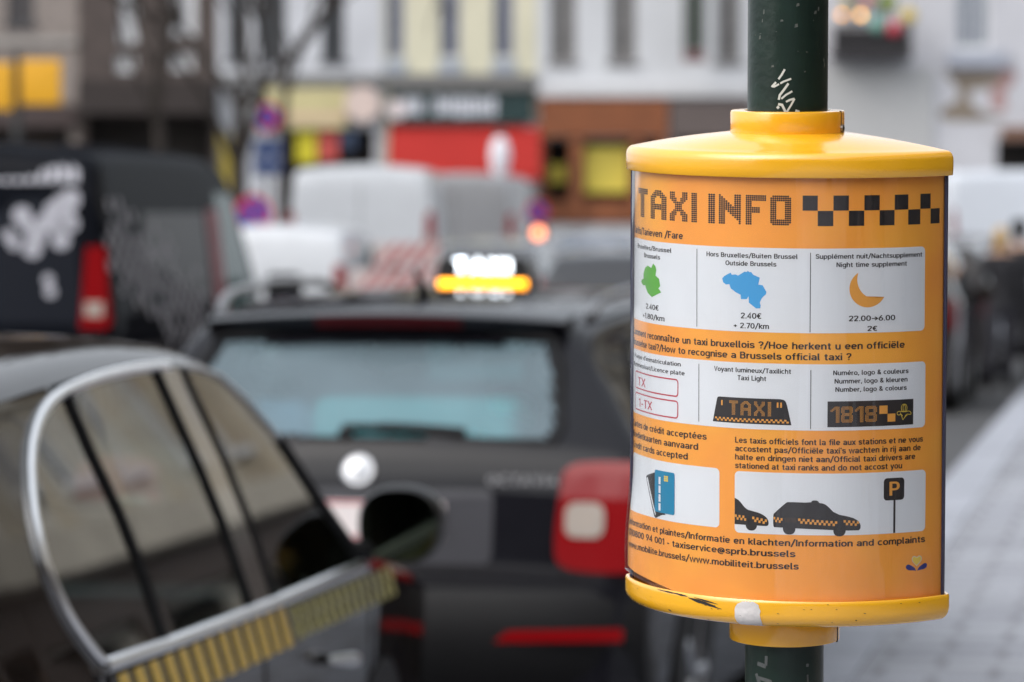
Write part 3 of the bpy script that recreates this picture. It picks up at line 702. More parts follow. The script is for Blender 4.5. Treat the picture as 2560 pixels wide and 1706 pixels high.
# ------------------------------------------------------------------ vehicles
def chaikin(P, it=2):
    return sm([tuple(p) for p in P], it)
def pin(poly, a, b):
    c = False; n = len(poly)
    for i in range(n):
        x0, y0 = poly[i]; x1, y1 = poly[i - 1]
        if (y0 > b) != (y1 > b) and a < (x1 - x0) * (b - y0) / (y1 - y0) + x0: c = not c
    return c
class Car:
    """body lofted along its length: a top profile (y, z), a plan width (y, w), a belt height and a tumblehome"""
    def __init__(s, prof, plan, z0=.2, belt=.95, tum=.36, crown=.02, corner=.05, ds=.03, smooth=2, bulge=.05, cx=None):
        P = np.array(chaikin(prof, smooth)); L = np.r_[0, np.cumsum(np.hypot(*np.diff(P, axis=0).T))]
        n = int(L[-1] / ds); s.S = np.linspace(0, L[-1], n + 1)
        s.Y = np.interp(s.S, L, P[:, 0]); s.Z = np.interp(s.S, L, P[:, 1]); s.L = L[-1]
        pl = np.array(chaikin(plan, 2)); s.py, s.pw = pl[:, 0], pl[:, 1]
        s.rt = 0
        s.cx = corner if cx is None else cx
        s.z0, s.belt, s.tum, s.crown, s.corner, s.bulge = z0, belt, tum, crown, corner, bulge
        k = int(np.argmax(s.Z)); s.rz = s.Z[:k + 1]; s.ry = s.Y[:k + 1]
        s.side_holes = []; s.top_holes = []; s.rear_holes = []
    def hw(s, y, z):
        w_ = np.interp(y, s.py, s.pw); b = s.belt(y) if callable(s.belt) else s.belt
        if z > b: return w_ - s.tum * (z - b) - s.rt * min(1, (z - b) / .3) * max(0, 1 - y / 1.2)
        return w_ - s.bulge * ((b - z) / (b - s.z0)) ** 2
    def yr(s, z): return float(np.interp(z, s.rz, s.ry))
    def sid(s, y, z, side, off=0): return (side * (s.hw(y, z) + off), y, z)
    def top(s, x, q, off=0):
        y = float(np.interp(q, s.S, s.Y)); z = float(np.interp(q, s.S, s.Z)); xe = max(s.hw(y, z) - s.cx, .05)
        dy = float(np.interp(q + .03, s.S, s.Y) - np.interp(q - .03, s.S, s.Y)); dz = float(np.interp(q + .03, s.S, s.Z) - np.interp(q - .03, s.S, s.Z))
        n = sqrt(dy * dy + dz * dz) or 1
        return (x, y - dz / n * off, z + s.crown * (1 - min(1, (x / xe) ** 2)) + dy / n * off)
    def q_at(s, y):
        """arc position on the profile above y (from the front half of the roof on, or the last crossing)"""
        i = int(np.argmin(np.abs(s.Y - y))); return float(s.S[i])
    def q_z(s, z): return float(np.interp(z, s.rz, s.S[:len(s.rz)]))
    def rear(s, x, z, off=0):
        y = s.yr(z); e = .02; dy = s.yr(z + e) - s.yr(z - e); n = sqrt(dy * dy + 4 * e * e)
        return (x, y - off * 2 * e / n, z + off * dy / n)
    def body(s, name, m, parent, n1=16, n3=9):
        rs = []; lab = []
        for q, y, zt in zip(s.S, s.Y, s.Z):
            rc = min(s.corner, (zt - s.z0) * .4, .3); pts = []; lb = []
            for k in range(n1):
                z = s.z0 + (zt - rc - s.z0) * k / (n1 - 1); pts.append((s.hw(y, z), y, z)); lb.append(('s', y, z))
            xa, xb = s.hw(y, zt - rc), max(s.hw(y, zt) - max(rc, s.cx * min(1, (zt - s.z0) / .9)), .05)
            for k in range(1, 5):
                a = pi / 2 * k / 4; pts.append((xb + (xa - xb) * cos(a), y, zt - rc + rc * sin(a))); lb.append(('c', 0, 0))
            for k in range(1, n3):
                x = xb * (1 - k / (n3 - 1)); pts.append((x, y, zt + s.crown * (1 - (x / xb) ** 2) if xb > .01 else zt)); lb.append(('t', x, q))
            full = pts + [(-x, yy, z) for x, yy, z in pts[-2::-1]]
            rs.append(full); lab.append(lb)
        n = len(rs[0]); h = len(lab[0]); vs = [p for r in rs for p in r]; fs = []
        for i in range(len(rs) - 1):
            for j in range(n):
                k = (j + 1) % n
                jj = j if j < h else n - 1 - j; kk = k if k < h else n - 1 - k
                A, B = lab[i][jj], lab[i + 1][kk]
                if A[0] == 's' and B[0] == 's' and j != n - 1:
                    cy, cz = (A[1] + B[1]) / 2, (A[2] + B[2]) / 2
                    if any(pin(p, cy, cz) for p in s.side_holes): continue
                if 't' in (A[0], B[0]):
                    p = [vs[i * n + j], vs[(i + 1) * n + k]]; cx = (p[0][0] + p[1][0]) / 2; cq = (s.S[i] + s.S[i + 1]) / 2; cz = (p[0][2] + p[1][2]) / 2
                    if any(pin(t, cx, cq) for t in s.top_holes): continue
                    if i < len(s.rz) - 1 and any(pin(t, cx, cz) for t in s.rear_holes): continue
                fs.append((i * n + j, i * n + k, (i + 1) * n + k, (i + 1) * n + j))
        fs.append(tuple(range(n))[::-1]); fs.append(tuple((len(rs) - 1) * n + j for j in range(n)))
        g = MB(); g.add(vs, fs); return g.build(name, m, parent, angle=50)
    def patch(s, where, polys, name, m, parent, off=.004, side=1, step=.07, smooth=True):
        """a panel laid on the body: polygon(s) in (y, z) on a side, (x, z) on the rear, (x, q) on the top"""
        g = MB(); s.lay(g, where, polys, off, side, step)
        return g.build(name, m, parent, smooth=smooth)
    def lay(s, g, where, polys, off=.004, side=1, step=.07, mi=0):
        if not isinstance(polys[0], list): polys = [polys]
        f = {'side': lambda a, b: s.sid(a, b, side, off), 'rear': lambda a, b: s.rear(a, b, off), 'top': lambda a, b: s.top(a, b, off)}[where]
        for P in polys:
            big = max(a for a, b in P) - min(a for a, b in P) > step or max(b for a, b in P) - min(b for a, b in P) > step
            for q in (slice_poly(P, step, step) if big else [P]):
                g.add([f(a, b) for a, b in q], [tuple(range(len(q)))], mi)
    def trim(s, where, pl, name, m, parent, r=.008, off=.003, side=1, closed=True, dens=.06):
        f = {'side': lambda a, b: s.sid(a, b, side, off), 'rear': lambda a, b: s.rear(a, b, off), 'top': lambda a, b: s.top(a, b, off)}[where]
        P = pl + (pl[:1] if closed else []); Q = []
        for a, b in zip(P, P[1:]):
            n = max(1, int(math.hypot(b[0] - a[0], b[1] - a[1]) / dens))
            Q += [(a[0] + (b[0] - a[0]) * k / n, a[1] + (b[1] - a[1]) * k / n) for k in range(n)]
        if not closed: Q.append(P[-1])
        g = MB(); g.tube([f(*q) for q in Q], r, 8, closed=closed)
        return g.build(name, m, parent)
    def wheels(s, ys, parent, rad_=.32, wd=.21):
        for y in ys:
            for sd_ in (1, -1):
                x = s.hw(y, .35) ; g = MB()
                s.lay(g, 'side', [(y + (rad_ + .06) * cos(t), rad_ + (rad_ + .06) * sin(t)) for t in np.linspace(0, pi, 20)] + [(y - rad_ - .06, s.z0 + .02), (y + rad_ + .06, s.z0 + .02)], .004, sd_)
                g.build('wheel_arch', TRIM, parent)
                g = MB(); c = Vector((sd_ * (x - wd / 2 + .015), y, rad_)); ax = Vector((sd_, 0, 0))
                prof = [(-wd / 2, rad_ - .05), (-wd / 2 + .01, rad_ - .012), (-wd / 2 + .03, rad_), (wd / 2 - .03, rad_), (wd / 2 - .01, rad_ - .012), (wd / 2, rad_ - .05), (wd / 2 - .005, rad_ * .66)]
                rr = [[c + ax * a + Vector((0, cos(t), sin(t))) * r_ for t in np.linspace(0, 2 * pi, 33)[:-1]] for a, r_ in prof]
                g.rings(rr, True, False); wh = g.build('wheel', TYRE, parent)
                g = MB(); g.rings([[c + ax * a + Vector((0, cos(t), sin(t))) * r_ for t in np.linspace(0, 2 * pi, 33)[:-1]] for a, r_ in [(wd / 2 - .06, rad_ * .66), (wd / 2 - .006, rad_ * .66), (wd / 2 - .006, rad_ * .60), (wd / 2 - .05, rad_ * .56)]], True, True)
                for k in range(5):
                    t = 2 * pi * k / 5; d = Vector((0, cos(t), sin(t)))
                    g.tube([c + ax * (wd / 2 - .03) + d * .03, c + ax * (wd / 2 - .02) + d * rad_ * .6], .028, 6)
                g.build('rim', RIM, wh)
def seat(parent, x, y, z0=.45, tilt=.22, hr=True, sw_=.24, zt=1.08):
    g = MB(); g.rbox(x - sw_, x + sw_, y, y + .48, z0 - .15, z0 + .06, .06)
    n = 8; rs = []
    for k in range(n + 1):
        t = k / n; zz = z0 + (zt - z0) * t; yy = y - tilt * t; ww = sw_ * (1 - .25 * t * t)
        rs.append([(x - ww, yy - .05, zz), (x - ww * .8, yy + .06, zz), (x + ww * .8, yy + .06, zz), (x + ww, yy - .05, zz), (x, yy - .09, zz)])
    g.rings(rs); st = g.build('seat', SEAT, parent)
    if hr:
        g = MB(); g.rbox(x - .13, x + .13, y - tilt - .07, y - tilt + .05, zt + .05, zt + .23, .05)
        for s in (-1, 1): g.tube([(x + s * .06, y - tilt - .01, zt - .03), (x + s * .06, y - tilt - .01, zt + .08)], .007, 6)
        g.build('headrest', SEAT, st)

# --- black saloon taxi, left foreground
KYAW = rad(8.4)
taxi = empty('black_taxi_saloon', (-1.7172, 5.1462, 0), -KYAW)
tag(taxi, 'black taxi saloon in the foreground with chrome window frame and yellow checker strip', 'taxi', 'taxis in the rank')
T1 = Car([(.02, .42), (0, .6), (.02, .92), (.08, 1.03), (.25, 1.10), (.55, 1.33), (.85, 1.432), (1.25, 1.462), (1.8, 1.482), (2.25, 1.484), (2.62, 1.462), (2.86, 1.40), (3.1, 1.285), (3.36, 1.08), (3.6, .99), (3.95, .95), (4.35, .875), (4.65, .79), (4.86, .66), (4.92, .45)],
         [(0, .70), (.12, .80), (.5, .865), (1.2, .885), (4.3, .885), (4.62, .84), (4.82, .72), (4.92, .5)], z0=.2, belt=.95, tum=.36, crown=.012, corner=.055, ds=.028, cx=.19)
DLO = [(1.245, .980), (1.208, 1.005), (1.16, 1.06), (1.135, 1.12), (1.135, 1.165), (1.17, 1.235), (1.25, 1.31), (1.36, 1.36), (1.48, 1.388), (1.62, 1.403), (1.88, 1.415), (2.14, 1.418), (2.35, 1.414), (2.6, 1.40), (2.74, 1.38), (2.9, 1.325), (3.08, 1.235), (3.25, 1.10), (3.42, .985), (3.46, .948), (3.06, .952), (2.6, .956), (2.1, .963), (1.65, .970)]
WSH = lambda c, y0, y1, w0, w1: [(-w0, c.q_at(y0)), (-w1, c.q_at(y1)), (w1, c.q_at(y1)), (w0, c.q_at(y0))]
shr = lambda P, k=.02: [(a + (sum(p[0] for p in P) / len(P) - a) * k, b + (sum(p[1] for p in P) / len(P) - b) * k * 2) for a, b in P]
T1.side_holes = [DLO]; T1.top_holes = [WSH(T1, 2.8, 3.4, .50, .62), WSH(T1, .24, .72, .56, .48)]
T1.body('body', BLACKP, taxi, n1=26, n3=30)
rw = T1.patch('top', WSH(T1, .22, .76, .60, .52), 'rear_window', GLT, taxi, off=.004)
T1.trim('top', WSH(T1, .22, .76, .60, .52), 'window_seal', TRIM, rw, r=.007)
ws = T1.patch('top', WSH(T1, 2.72, 3.45, .55, .68), 'windscreen', GLT, taxi, off=.004)
T1.trim('top', WSH(T1, 2.72, 3.45, .55, .68), 'window_seal', TRIM, ws, r=.01)
for sd_ in (1, -1):
    q1 = [p for p in DLO if p[0] < 1.66] ; 
    glz = {'quarter': [(1.245, .980), (1.208, 1.005), (1.16, 1.06), (1.135, 1.12), (1.135, 1.165), (1.17, 1.235), (1.25, 1.31), (1.36, 1.36), (1.48, 1.388), (1.57, 1.398), (1.60, 1.30), (1.645, 1.19), (1.66, 1.09), (1.645, .970)],
           'rear': [(1.67, .970), (1.685, 1.09), (1.67, 1.19), (1.625, 1.31), (1.595, 1.400), (1.88, 1.415), (2.14, 1.418), (2.25, 1.416), (2.27, 1.36), (2.32, 1.23), (2.345, 1.13), (2.34, .960), (2.1, .963)],
           'front': [(2.54, .957), (2.56, 1.08), (2.53, 1.23), (2.46, 1.38), (2.46, 1.411), (2.6, 1.40), (2.74, 1.38), (2.9, 1.325), (3.08, 1.235), (3.25, 1.10), (3.40, .99), (3.42, .950), (3.06, .952)]}
    for k in glz:
        gw = T1.patch('side', glz[k], 'side_window', GLS, taxi, off=.003, side=sd_)
        if k != 'quarter':
            g = MB(); p = glz[k]
    T1.patch('side', [(2.245, 1.416), (2.27, 1.36), (2.32, 1.23), (2.35, 1.13), (2.335, .958), (2.545, .956), (2.565, 1.08), (2.535, 1.23), (2.465, 1.38), (2.455, 1.412)], 'door_pillar', mat('gloss_black_pillar', (.02, .017, .016), .12, var=0, coat=1), taxi, off=.006, side=sd_)
    for q in ([(2.25, 1.414), (2.27, 1.36), (2.32, 1.23), (2.345, 1.13), (2.335, .962)], [(2.54, .96), (2.56, 1.08), (2.53, 1.23), (2.46, 1.38), (2.455, 1.41)], [(1.585, 1.399), (1.61, 1.30), (1.655, 1.19), (1.67, 1.09), (1.655, .972)]):
        T1.trim('side', q, 'window_seal', TRIM, taxi, r=.011, side=sd_, closed=False)
    # chrome line round the side windows: fat at the back and along the belt, thin at the front
    def flat(P, wd, name, m, off=.009, closed=False):
        g = MB()
        for q in stroke(P, wd): T1.lay(g, 'side', [tuple(x) for x in q][:], off, sd_, 1)
        g.build(name, m, taxi)
    arc = sm([(1.245, .980), (1.208, 1.005), (1.15, 1.06), (1.128, 1.12), (1.128, 1.165), (1.165, 1.24), (1.25, 1.317), (1.36, 1.366), (1.48, 1.394), (1.62, 1.409), (1.88, 1.421), (2.14, 1.424), (2.35, 1.420)], 1)
    T1.trim('side', arc, 'chrome_trim', CHROME, taxi, r=.0105, off=.004, side=sd_, closed=False)
    T1.trim('side', [(2.35, 1.420), (2.6, 1.405), (2.74, 1.384), (2.9, 1.328), (3.08, 1.238)], 'chrome_trim', mat('dulled_chrome', (.36, .36, .36), .3, 1), taxi, r=.007, off=.004, side=sd_, closed=False)
    T1.trim('side', [(3.08, 1.238), (3.25, 1.10), (3.42, .985), (3.47, .95)], 'window_seal', TRIM, taxi, r=.012, off=.004, side=sd_, closed=False)
    T1.trim('side', [(1.245, .972), (1.65, .962), (2.1, .955), (2.6, .948), (3.06, .944), (3.47, .94)], 'chrome_trim', CHROME, taxi, r=.013, off=.006, side=sd_, closed=False)
    # yellow checker strip below the belt: two rows of leaning bars
    def bars(y0, y1, zt0, zt1, h, n, name, m, lean):
        g = MB()
        for r in (0, 1):
            for k in range(n):
                p = (y1 - y0) / n; a = y0 + p * k + (p * .5 if r else 0); b = a + p * .62; t = (a - y0) / (y1 - y0)
                z1 = zt0 + (zt1 - zt0) * t - r * h * .5; z2 = z1 - h * .5
                T1.lay(g, 'side', [(a + lean * 0, z1), (b, z1), (b + lean, z2), (a + lean, z2)], .006, sd_, 1)
        g.build(name, m, taxi)
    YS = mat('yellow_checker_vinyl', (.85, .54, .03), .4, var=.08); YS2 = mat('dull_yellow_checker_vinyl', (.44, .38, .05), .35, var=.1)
    T1.patch('side', [(1.27, .952), (2.70, .931), (2.86, .836), (1.9, .856), (1.32, .870)], 'strip_backing', mat('dark_strip_vinyl', (.03, .024, .014), .35, var=.1), taxi, off=.003, side=sd_)
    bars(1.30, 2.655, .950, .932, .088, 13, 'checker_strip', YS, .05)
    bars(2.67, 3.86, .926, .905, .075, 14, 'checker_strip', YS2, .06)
    g = MB()                                                                  # door handles
    for y in (1.98, 3.05):
        P = [T1.sid(y + .22 * t, .775 - .02 * t, sd_, .012 + .034 * sin(pi * t)) for t in np.linspace(0, 1, 9)]
        g = MB(); g.tube(P, [.008, .013, .015, .016, .016, .016, .015, .013, .008], 8); g.build('door_handle', SILV if y > 2.5 else BLACKP, taxi)
    for q in ([(2.44, .94), (2.50, .75), (2.47, .40)], [(1.20, .96), (1.33, .85), (1.42, .62), (1.50, .50)], [(3.60, .92), (3.62, .7), (3.55, .42)]):
        T1.trim('side', q, 'door_gap', TRIM, taxi, r=.004, off=-.001, side=sd_, closed=False)
    # mirror
    g = MB(); x0 = .965 * sd_
    rs = []
    for yy, k in ((3.50, .86), (3.515, .97), (3.55, 1.0), (3.60, .93), (3.66, .72), (3.70, .36)):
        rs.append([(x0 + .096 * k * math.copysign(abs(cos(t)) ** .8, cos(t)), yy, 1.025 + .088 * k * math.copysign(abs(sin(t)) ** .8, sin(t))) for t in np.linspace(0, 2 * pi, 29)[:-1]])
    g.rings(rs); mi_ = g.build('door_mirror', mat('matt_black_mirror', (.010, .010, .010), .45, var=.1), taxi)
    g = MB(); g.tube([(.84 * sd_, 3.44, .955), (.88 * sd_, 3.50, .965), (.93 * sd_, 3.56, .99)], [.032, .028, .026], 10); g.build('mirror_arm', TRIM, mi_)
    g = MB(); g.add([(x0 + .087 * math.copysign(abs(cos(t)) ** .8, cos(t)), 3.496, 1.025 + .079 * math.copysign(abs(sin(t)) ** .8, sin(t))) for t in np.linspace(0, 2 * pi, 33)[:-1]], [tuple(range(32))])
    g.build('mirror_glass', mat('mirror_glass', (.10, .12, .09), .05, 1, var=0), mi_, smooth=False)
    tl = T1.patch('side', [(.02, .72), (.30, .80), (.32, .95), (.05, .93)], 'tail_light', REDL, taxi, off=.005, side=sd_)
T1.wheels((.95, 3.78), taxi)
for x, y in ((.38, 2.35), (-.38, 2.35), (.40, 1.42), (-.40, 1.42)): seat(taxi, x, y)
g = MB(); g.box(-.78, .78, .9, 3.6, .28, .32); g.box(-.72, .72, 3.05, 3.42, .5, .90); g.build('cabin_floor', INTR, taxi)
g = MB(); q = [Vector((-.38 + .18 * cos(t), 2.98 + .06 * sin(t), .93 + .17 * sin(t))) for t in np.linspace(0, 2 * pi, 25)[:-1]]; g.tube(q, .014, 8, closed=True); g.build('steering_wheel', SEAT, taxi)
g = MB(); g.box(-.26, .26, .0, .012, 0, 1) if 0 else None
g = MB(); T1.lay(g, 'rear', [(-.26, .74), (.26, .74), (.26, .85), (-.26, .85)], .012); g.build('licence_plate', PLATE, taxi)
T1.trim('rear', [(-.72, .55), (.72, .55)], 'bumper_seam', TRIM, taxi, closed=False)

# --- black estate taxi ahead of it, with the lit roof sign
EY = rad(11.5); em = W(898, 1175, 11.03)
c_, s_ = cos(EY), sin(EY)
estate = empty('black_taxi_estate', (em.x - s_ * .07, em.y - c_ * .07, 0), -EY)
tag(estate, 'black estate taxi seen from behind with a lit roof sign and silver badge', 'taxi', 'taxis in the rank')
T2 = Car([(.0, .40), (.0, .62), (.03, .80), (.06, .98), (.11, 1.06), (.30, 1.24), (.40, 1.345), (.50, 1.395), (.9, 1.435), (1.8, 1.458), (2.5, 1.435), (2.8, 1.37), (3.3, 1.08), (3.5, .99), (4.2, .87), (4.5, .70), (4.57, .45)],
         [(0, .77), (.05, .845), (.15, .865), (.5, .87), (1.0, .885), (3.4, .885), (4.1, .85), (4.45, .72), (4.57, .5)], z0=.2, belt=.98, tum=.50, crown=.03, corner=.06, ds=.028)
RW2 = [(-.565, 1.06), (.565, 1.06), (.578, 1.10), (.515, 1.335), (.49, 1.35), (-.49, 1.35), (-.515, 1.335), (-.578, 1.10)]
T2.rt = .13; T2.rear_holes = [shr(RW2, .04)]
SD2 = [[(.55, 1.02), (1.32, 1.01), (1.32, 1.36), (.78, 1.33), (.62, 1.22)], [(1.40, 1.01), (2.14, 1.0), (2.14, 1.385), (1.40, 1.365)], [(2.24, 1.0), (3.15, .99), (2.75, 1.26), (2.50, 1.37), (2.24, 1.385)]]
T2.side_holes = [shr(p, .03) for p in SD2]; T2.top_holes = [WSH(T2, 2.75, 3.3, .55, .68)]
T2.body('body', BLACKG, estate, n1=24, n3=36)
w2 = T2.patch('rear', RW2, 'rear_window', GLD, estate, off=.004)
T2.trim('rear', RW2, 'window_seal', TRIM, w2, r=.015)
T2.patch('top', WSH(T2, 2.68, 3.36, .60, .74), 'windscreen', glass('blue_green_windscreen', (.35, .80, .80)), estate, off=.004)
for sd_ in (1, -1):
    for p in SD2:
        w3 = T2.patch('side', p, 'side_window', GLS, estate, off=.004, side=sd_); T2.trim('side', p, 'window_seal', TRIM, w3, r=.010, side=sd_)
    g = MB()
    T2.lay(g, 'rear', [(sd_ * a, b) for a, b in sm([(.845, .84), (.845, .705), (.70, .70), (.585, .715), (.578, .80), (.592, .93), (.60, 1.005), (.72, 1.012), (.845, 1.01), (.845, .84)], 2)[:-1]], .008)
    T2.lay(g, 'side', [(.05, .705), (.30, .76), (.34, .90), (.28, 1.0), (.06, 1.01)], .008, sd_); tl = g.build('tail_light', REDL, estate)
    g = MB(); T2.lay(g, 'rear', [(sd_ * a, b) for a, b in rrect(.61, .722, .80, .898, .03)], .013); g.build('reversing_lens', WHL, tl)
    g = MB(); T2.lay(g, 'rear', [(sd_ * a, b) for a, b in [(.42, .508), (.79, .518), (.79, .552), (.46, .540)]], .055); g.build('bumper_reflector', REDL, estate)
    # roof rail
    P = [(sd_ * (T2.hw(y, 1.4) - .03), y, z) for y, z in ((.62, 1.41), (.72, 1.455), (.9, 1.475), (1.5, 1.495), (2.1, 1.49), (2.3, 1.47), (2.38, 1.43))]
    g = MB(); g.tube([Vector(p) for p in P], .016, 8); g.build('roof_rail', mat('grey_rail', (.24, .24, .25), .35, .8, var=.05), estate)
    g = MB(); rs = [[(sd_ * .97 + .11 * k * cos(t), yy, 1.01 + .085 * k * sin(t)) for t in np.linspace(0, 2 * pi, 21)[:-1]] for yy, k in ((3.0, .85), (3.03, 1), (3.1, .9), (3.18, .4))]
    g.rings(rs); mm = g.build('door_mirror', BLACKG, estate)
    g = MB(); g.tube([(.84 * sd_, 3.04, .97), (.93 * sd_, 3.08, .99)], .025, 8); g.build('mirror_arm', TRIM, mm)
    g = MB()
    for q in ([(1.36, 1.0), (1.34, .7), (1.2, .45)], [(2.2, 1.0), (2.2, .4)]): T2.trim('side', q, 'door_gap', TRIM, estate, r=.004, off=-.001, side=sd_, closed=False)
T2.wheels((.85, 3.55), estate)
for x, y in ((.38, 2.3), (-.38, 2.3), (.40, 1.35), (-.40, 1.35)): seat(estate, x, y)
g = MB(); g.box(-.78, .78, .3, 3.5, .3, .34); g.box(-.7, .7, 2.95, 3.3, .5, .92); g.box(-.62, .62, .34, .9, .86, .9); g.build('cabin_floor', INTR, estate)
shelf = empty('teal_light_block', estate.matrix_basis @ Vector((.05, .60, .903)), -EY)  # added block, its colour stands for teal light coming through the cabin
tag(shelf, 'added turquoise block standing in for the teal light seen through the estate taxi rear window', 'light stand-in')
g = MB(); g.rbox(-.30, .34, -.12, .12, 0, .27, .05); g.build('turquoise_block', mat('turquoise_light_tint', (.14, .80, .78), .8, var=.1), shelf)
g = MB(); g.rbox(-.55, -.305, -.10, .10, 0, .255, .05); g.build('blue_block', mat('pale_blue_light_tint', (.20, .44, .60), .8, var=.1), shelf)
# roof spoiler with its brake light
g = MB(); rs = []
for x in np.linspace(-.545, .545, 21):
    k = 1 - (x / .57) ** 2 * .5; z = 1.408 + .028 * (1 - (x / .6) ** 2); y = .335 + .05 * (x / .57) ** 2
    rs.append([(x, .56, z + .008), (x, y + .05, z - .002), (x, y, z - .014), (x, y + .02, z - .024 - .028 * k), (x, .46, z - .075)])
g.rings(rs); sp = g.build('roof_spoiler', BLACKG, estate)
g = MB(); rs = []
for x in np.linspace(-.20, .24, 11):
    z = 1.408 + .028 * (1 - (x / .6) ** 2); y = .335 + .05 * (x / .57) ** 2 - .004; k = 1 - (x / .57) ** 2 * .5
    rs.append([(x, y, z - .015), (x, y + .02, z - .024 - .026 * k)])
g.rings([[a, b, (b[0], b[1] + .004, b[2]), (a[0], a[1] + .004, a[2])] for a, b in rs]); g.build('brake_light_strip', DRED, sp)
g = MB(); P = [T2.rear(x, 1.075 + .012 * (1 - (x / .3) ** 2), .02) for x in np.linspace(-.06, .30, 13)]
g.tube([Vector(p) for p in P], [.012] * 4 + [.016] * 9, 8)
g.tube([Vector(T2.rear(-.05, 1.066, .0)), Vector(T2.rear(-.05, 1.07, .03))], .022, 10); g.build('rear_wiper', TRIM, estate)
g = MB(); cz = Vector(T2.rear(0, .98, .002)); nrm = (Vector(T2.rear(0, .98, .1)) - cz).normalized(); up_ = Vector((1, 0, 0)).cross(nrm) * -1
g.rings([[cz + nrm * h_ + (Vector((1, 0, 0)) * cos(t) + up_ * sin(t)) * r_ for t in np.linspace(0, 2 * pi, 33)[:-1]] for h_, r_ in ((0, .050), (.006, .050), (.010, .044), (.009, .040), (.013, .028), (.016, .010))])
g.build('round_badge', mat('bright_badge', (.36, .37, .39), .3, 1, var=0), estate)
g = MB()
for q in text_polys('OCTAVIA', .38, .945, .026, .585, sw=.17, track=.2) if all(c in G for c in 'OCTAVIA') else []: T2.lay(g, 'rear', [tuple(p) for p in q], .006)
g.build('model_lettering', mat('dull_lettering', (.16, .16, .17), .4, .5), estate, smooth=False)
g = MB(); T2.lay(g, 'rear', rrect(-.40, .40, .72, .93, .03), .006); pr = g.build('plate_recess', mat('satin_recess_paint', (.034, .034, .042), .35, var=.1, coat=.4, spec=.3), estate)
g = MB(); T2.lay(g, 'rear', rrect(-.26, .26, .785, .895, .01), .014); pl_ = g.build('licence_plate', PLATE, estate)
g = MB(); q = rrect(-.253, .253, .792, .888, .008)
for f_ in stroke(q + q[:1], .006): T2.lay(g, 'rear', [tuple(p) for p in f_], .016)
g.build('plate_border', REDI, pl_)
g = MB(); rs = []
for x in np.linspace(-.84, .84, 25):
    y = .0 + .10 * abs(x / .84) ** 5
    rs.append([(x, y + .1, .66), (x, y - .03, .655), (x, y - .055, .62), (x, y - .055, .50), (x, y - .03, .40), (x, y + .05, .28), (x, y + .15, .28)])
g.rings(rs); g.build('rear_bumper', TRIM, estate)
T2.trim('rear', [(-.62, .69), (-.60, .71), (-.585, 1.0), (-.60, 1.06), (-.55, 1.30)], 'tailgate_gap', TRIM, estate, r=.005, off=0, closed=False)
T2.trim('rear', [(.62, .69), (.60, .71), (.585, 1.0), (.60, 1.06), (.55, 1.30)], 'tailgate_gap', TRIM, estate, r=.005, off=0, closed=False)
g = MB(); g.tube([(-.02, 1.0, 1.47), (-.02, .96, 1.50), (-.02, .86, 1.55)], [.022, .014, .005], 8); g.build('roof_aerial', TRIM, estate)
# lit roof sign
LX, LY, LZ = -.02, 1.95, 1.462
g = MB(); rs = []
for yy, k in ((-.07, .97), (-.065, 1), (.065, 1), (.07, .97)):
    P = [(-.17, 0), (.17, 0), (.167, .03), (.15, .100), (.135, .112), (-.135, .112), (-.15, .100), (-.167, .03)]
    rs.append([(LX + x * k, LY + yy, LZ + z * k) for x, z in P])
g.rings(rs); ls = g.build('roof_sign', mat('black_sign_housing', (.015, .015, .016), .35, var=.1), estate)
LEDW = mat('lit_white_letters', (.86, .93, 1), .4, var=0, emit=3.4); LEDO = mat('lit_amber_strip', (1, .34, .012), .4, var=0, emit=4)
for sgn in (-1, 1):
    g = MB()
    for q in text_polys('TAXI', -.095, .062, .044, .095, sw=.2, track=.16): g.add([(LX - sgn * a if sgn > 0 else LX + a, LY + sgn * .0715, LZ + b) for a, b in q], [(0, 1, 2, 3)])
    g.build('lit_lettering', LEDW, ls, smooth=False)
    g = MB(); g.rbox(LX - .15, LX + .15, LY + sgn * .0735 - .003, LY + sgn * .0735 + .003, LZ + .006, LZ + .038, .0029); g.build('lit_amber_strip', LEDO, ls)

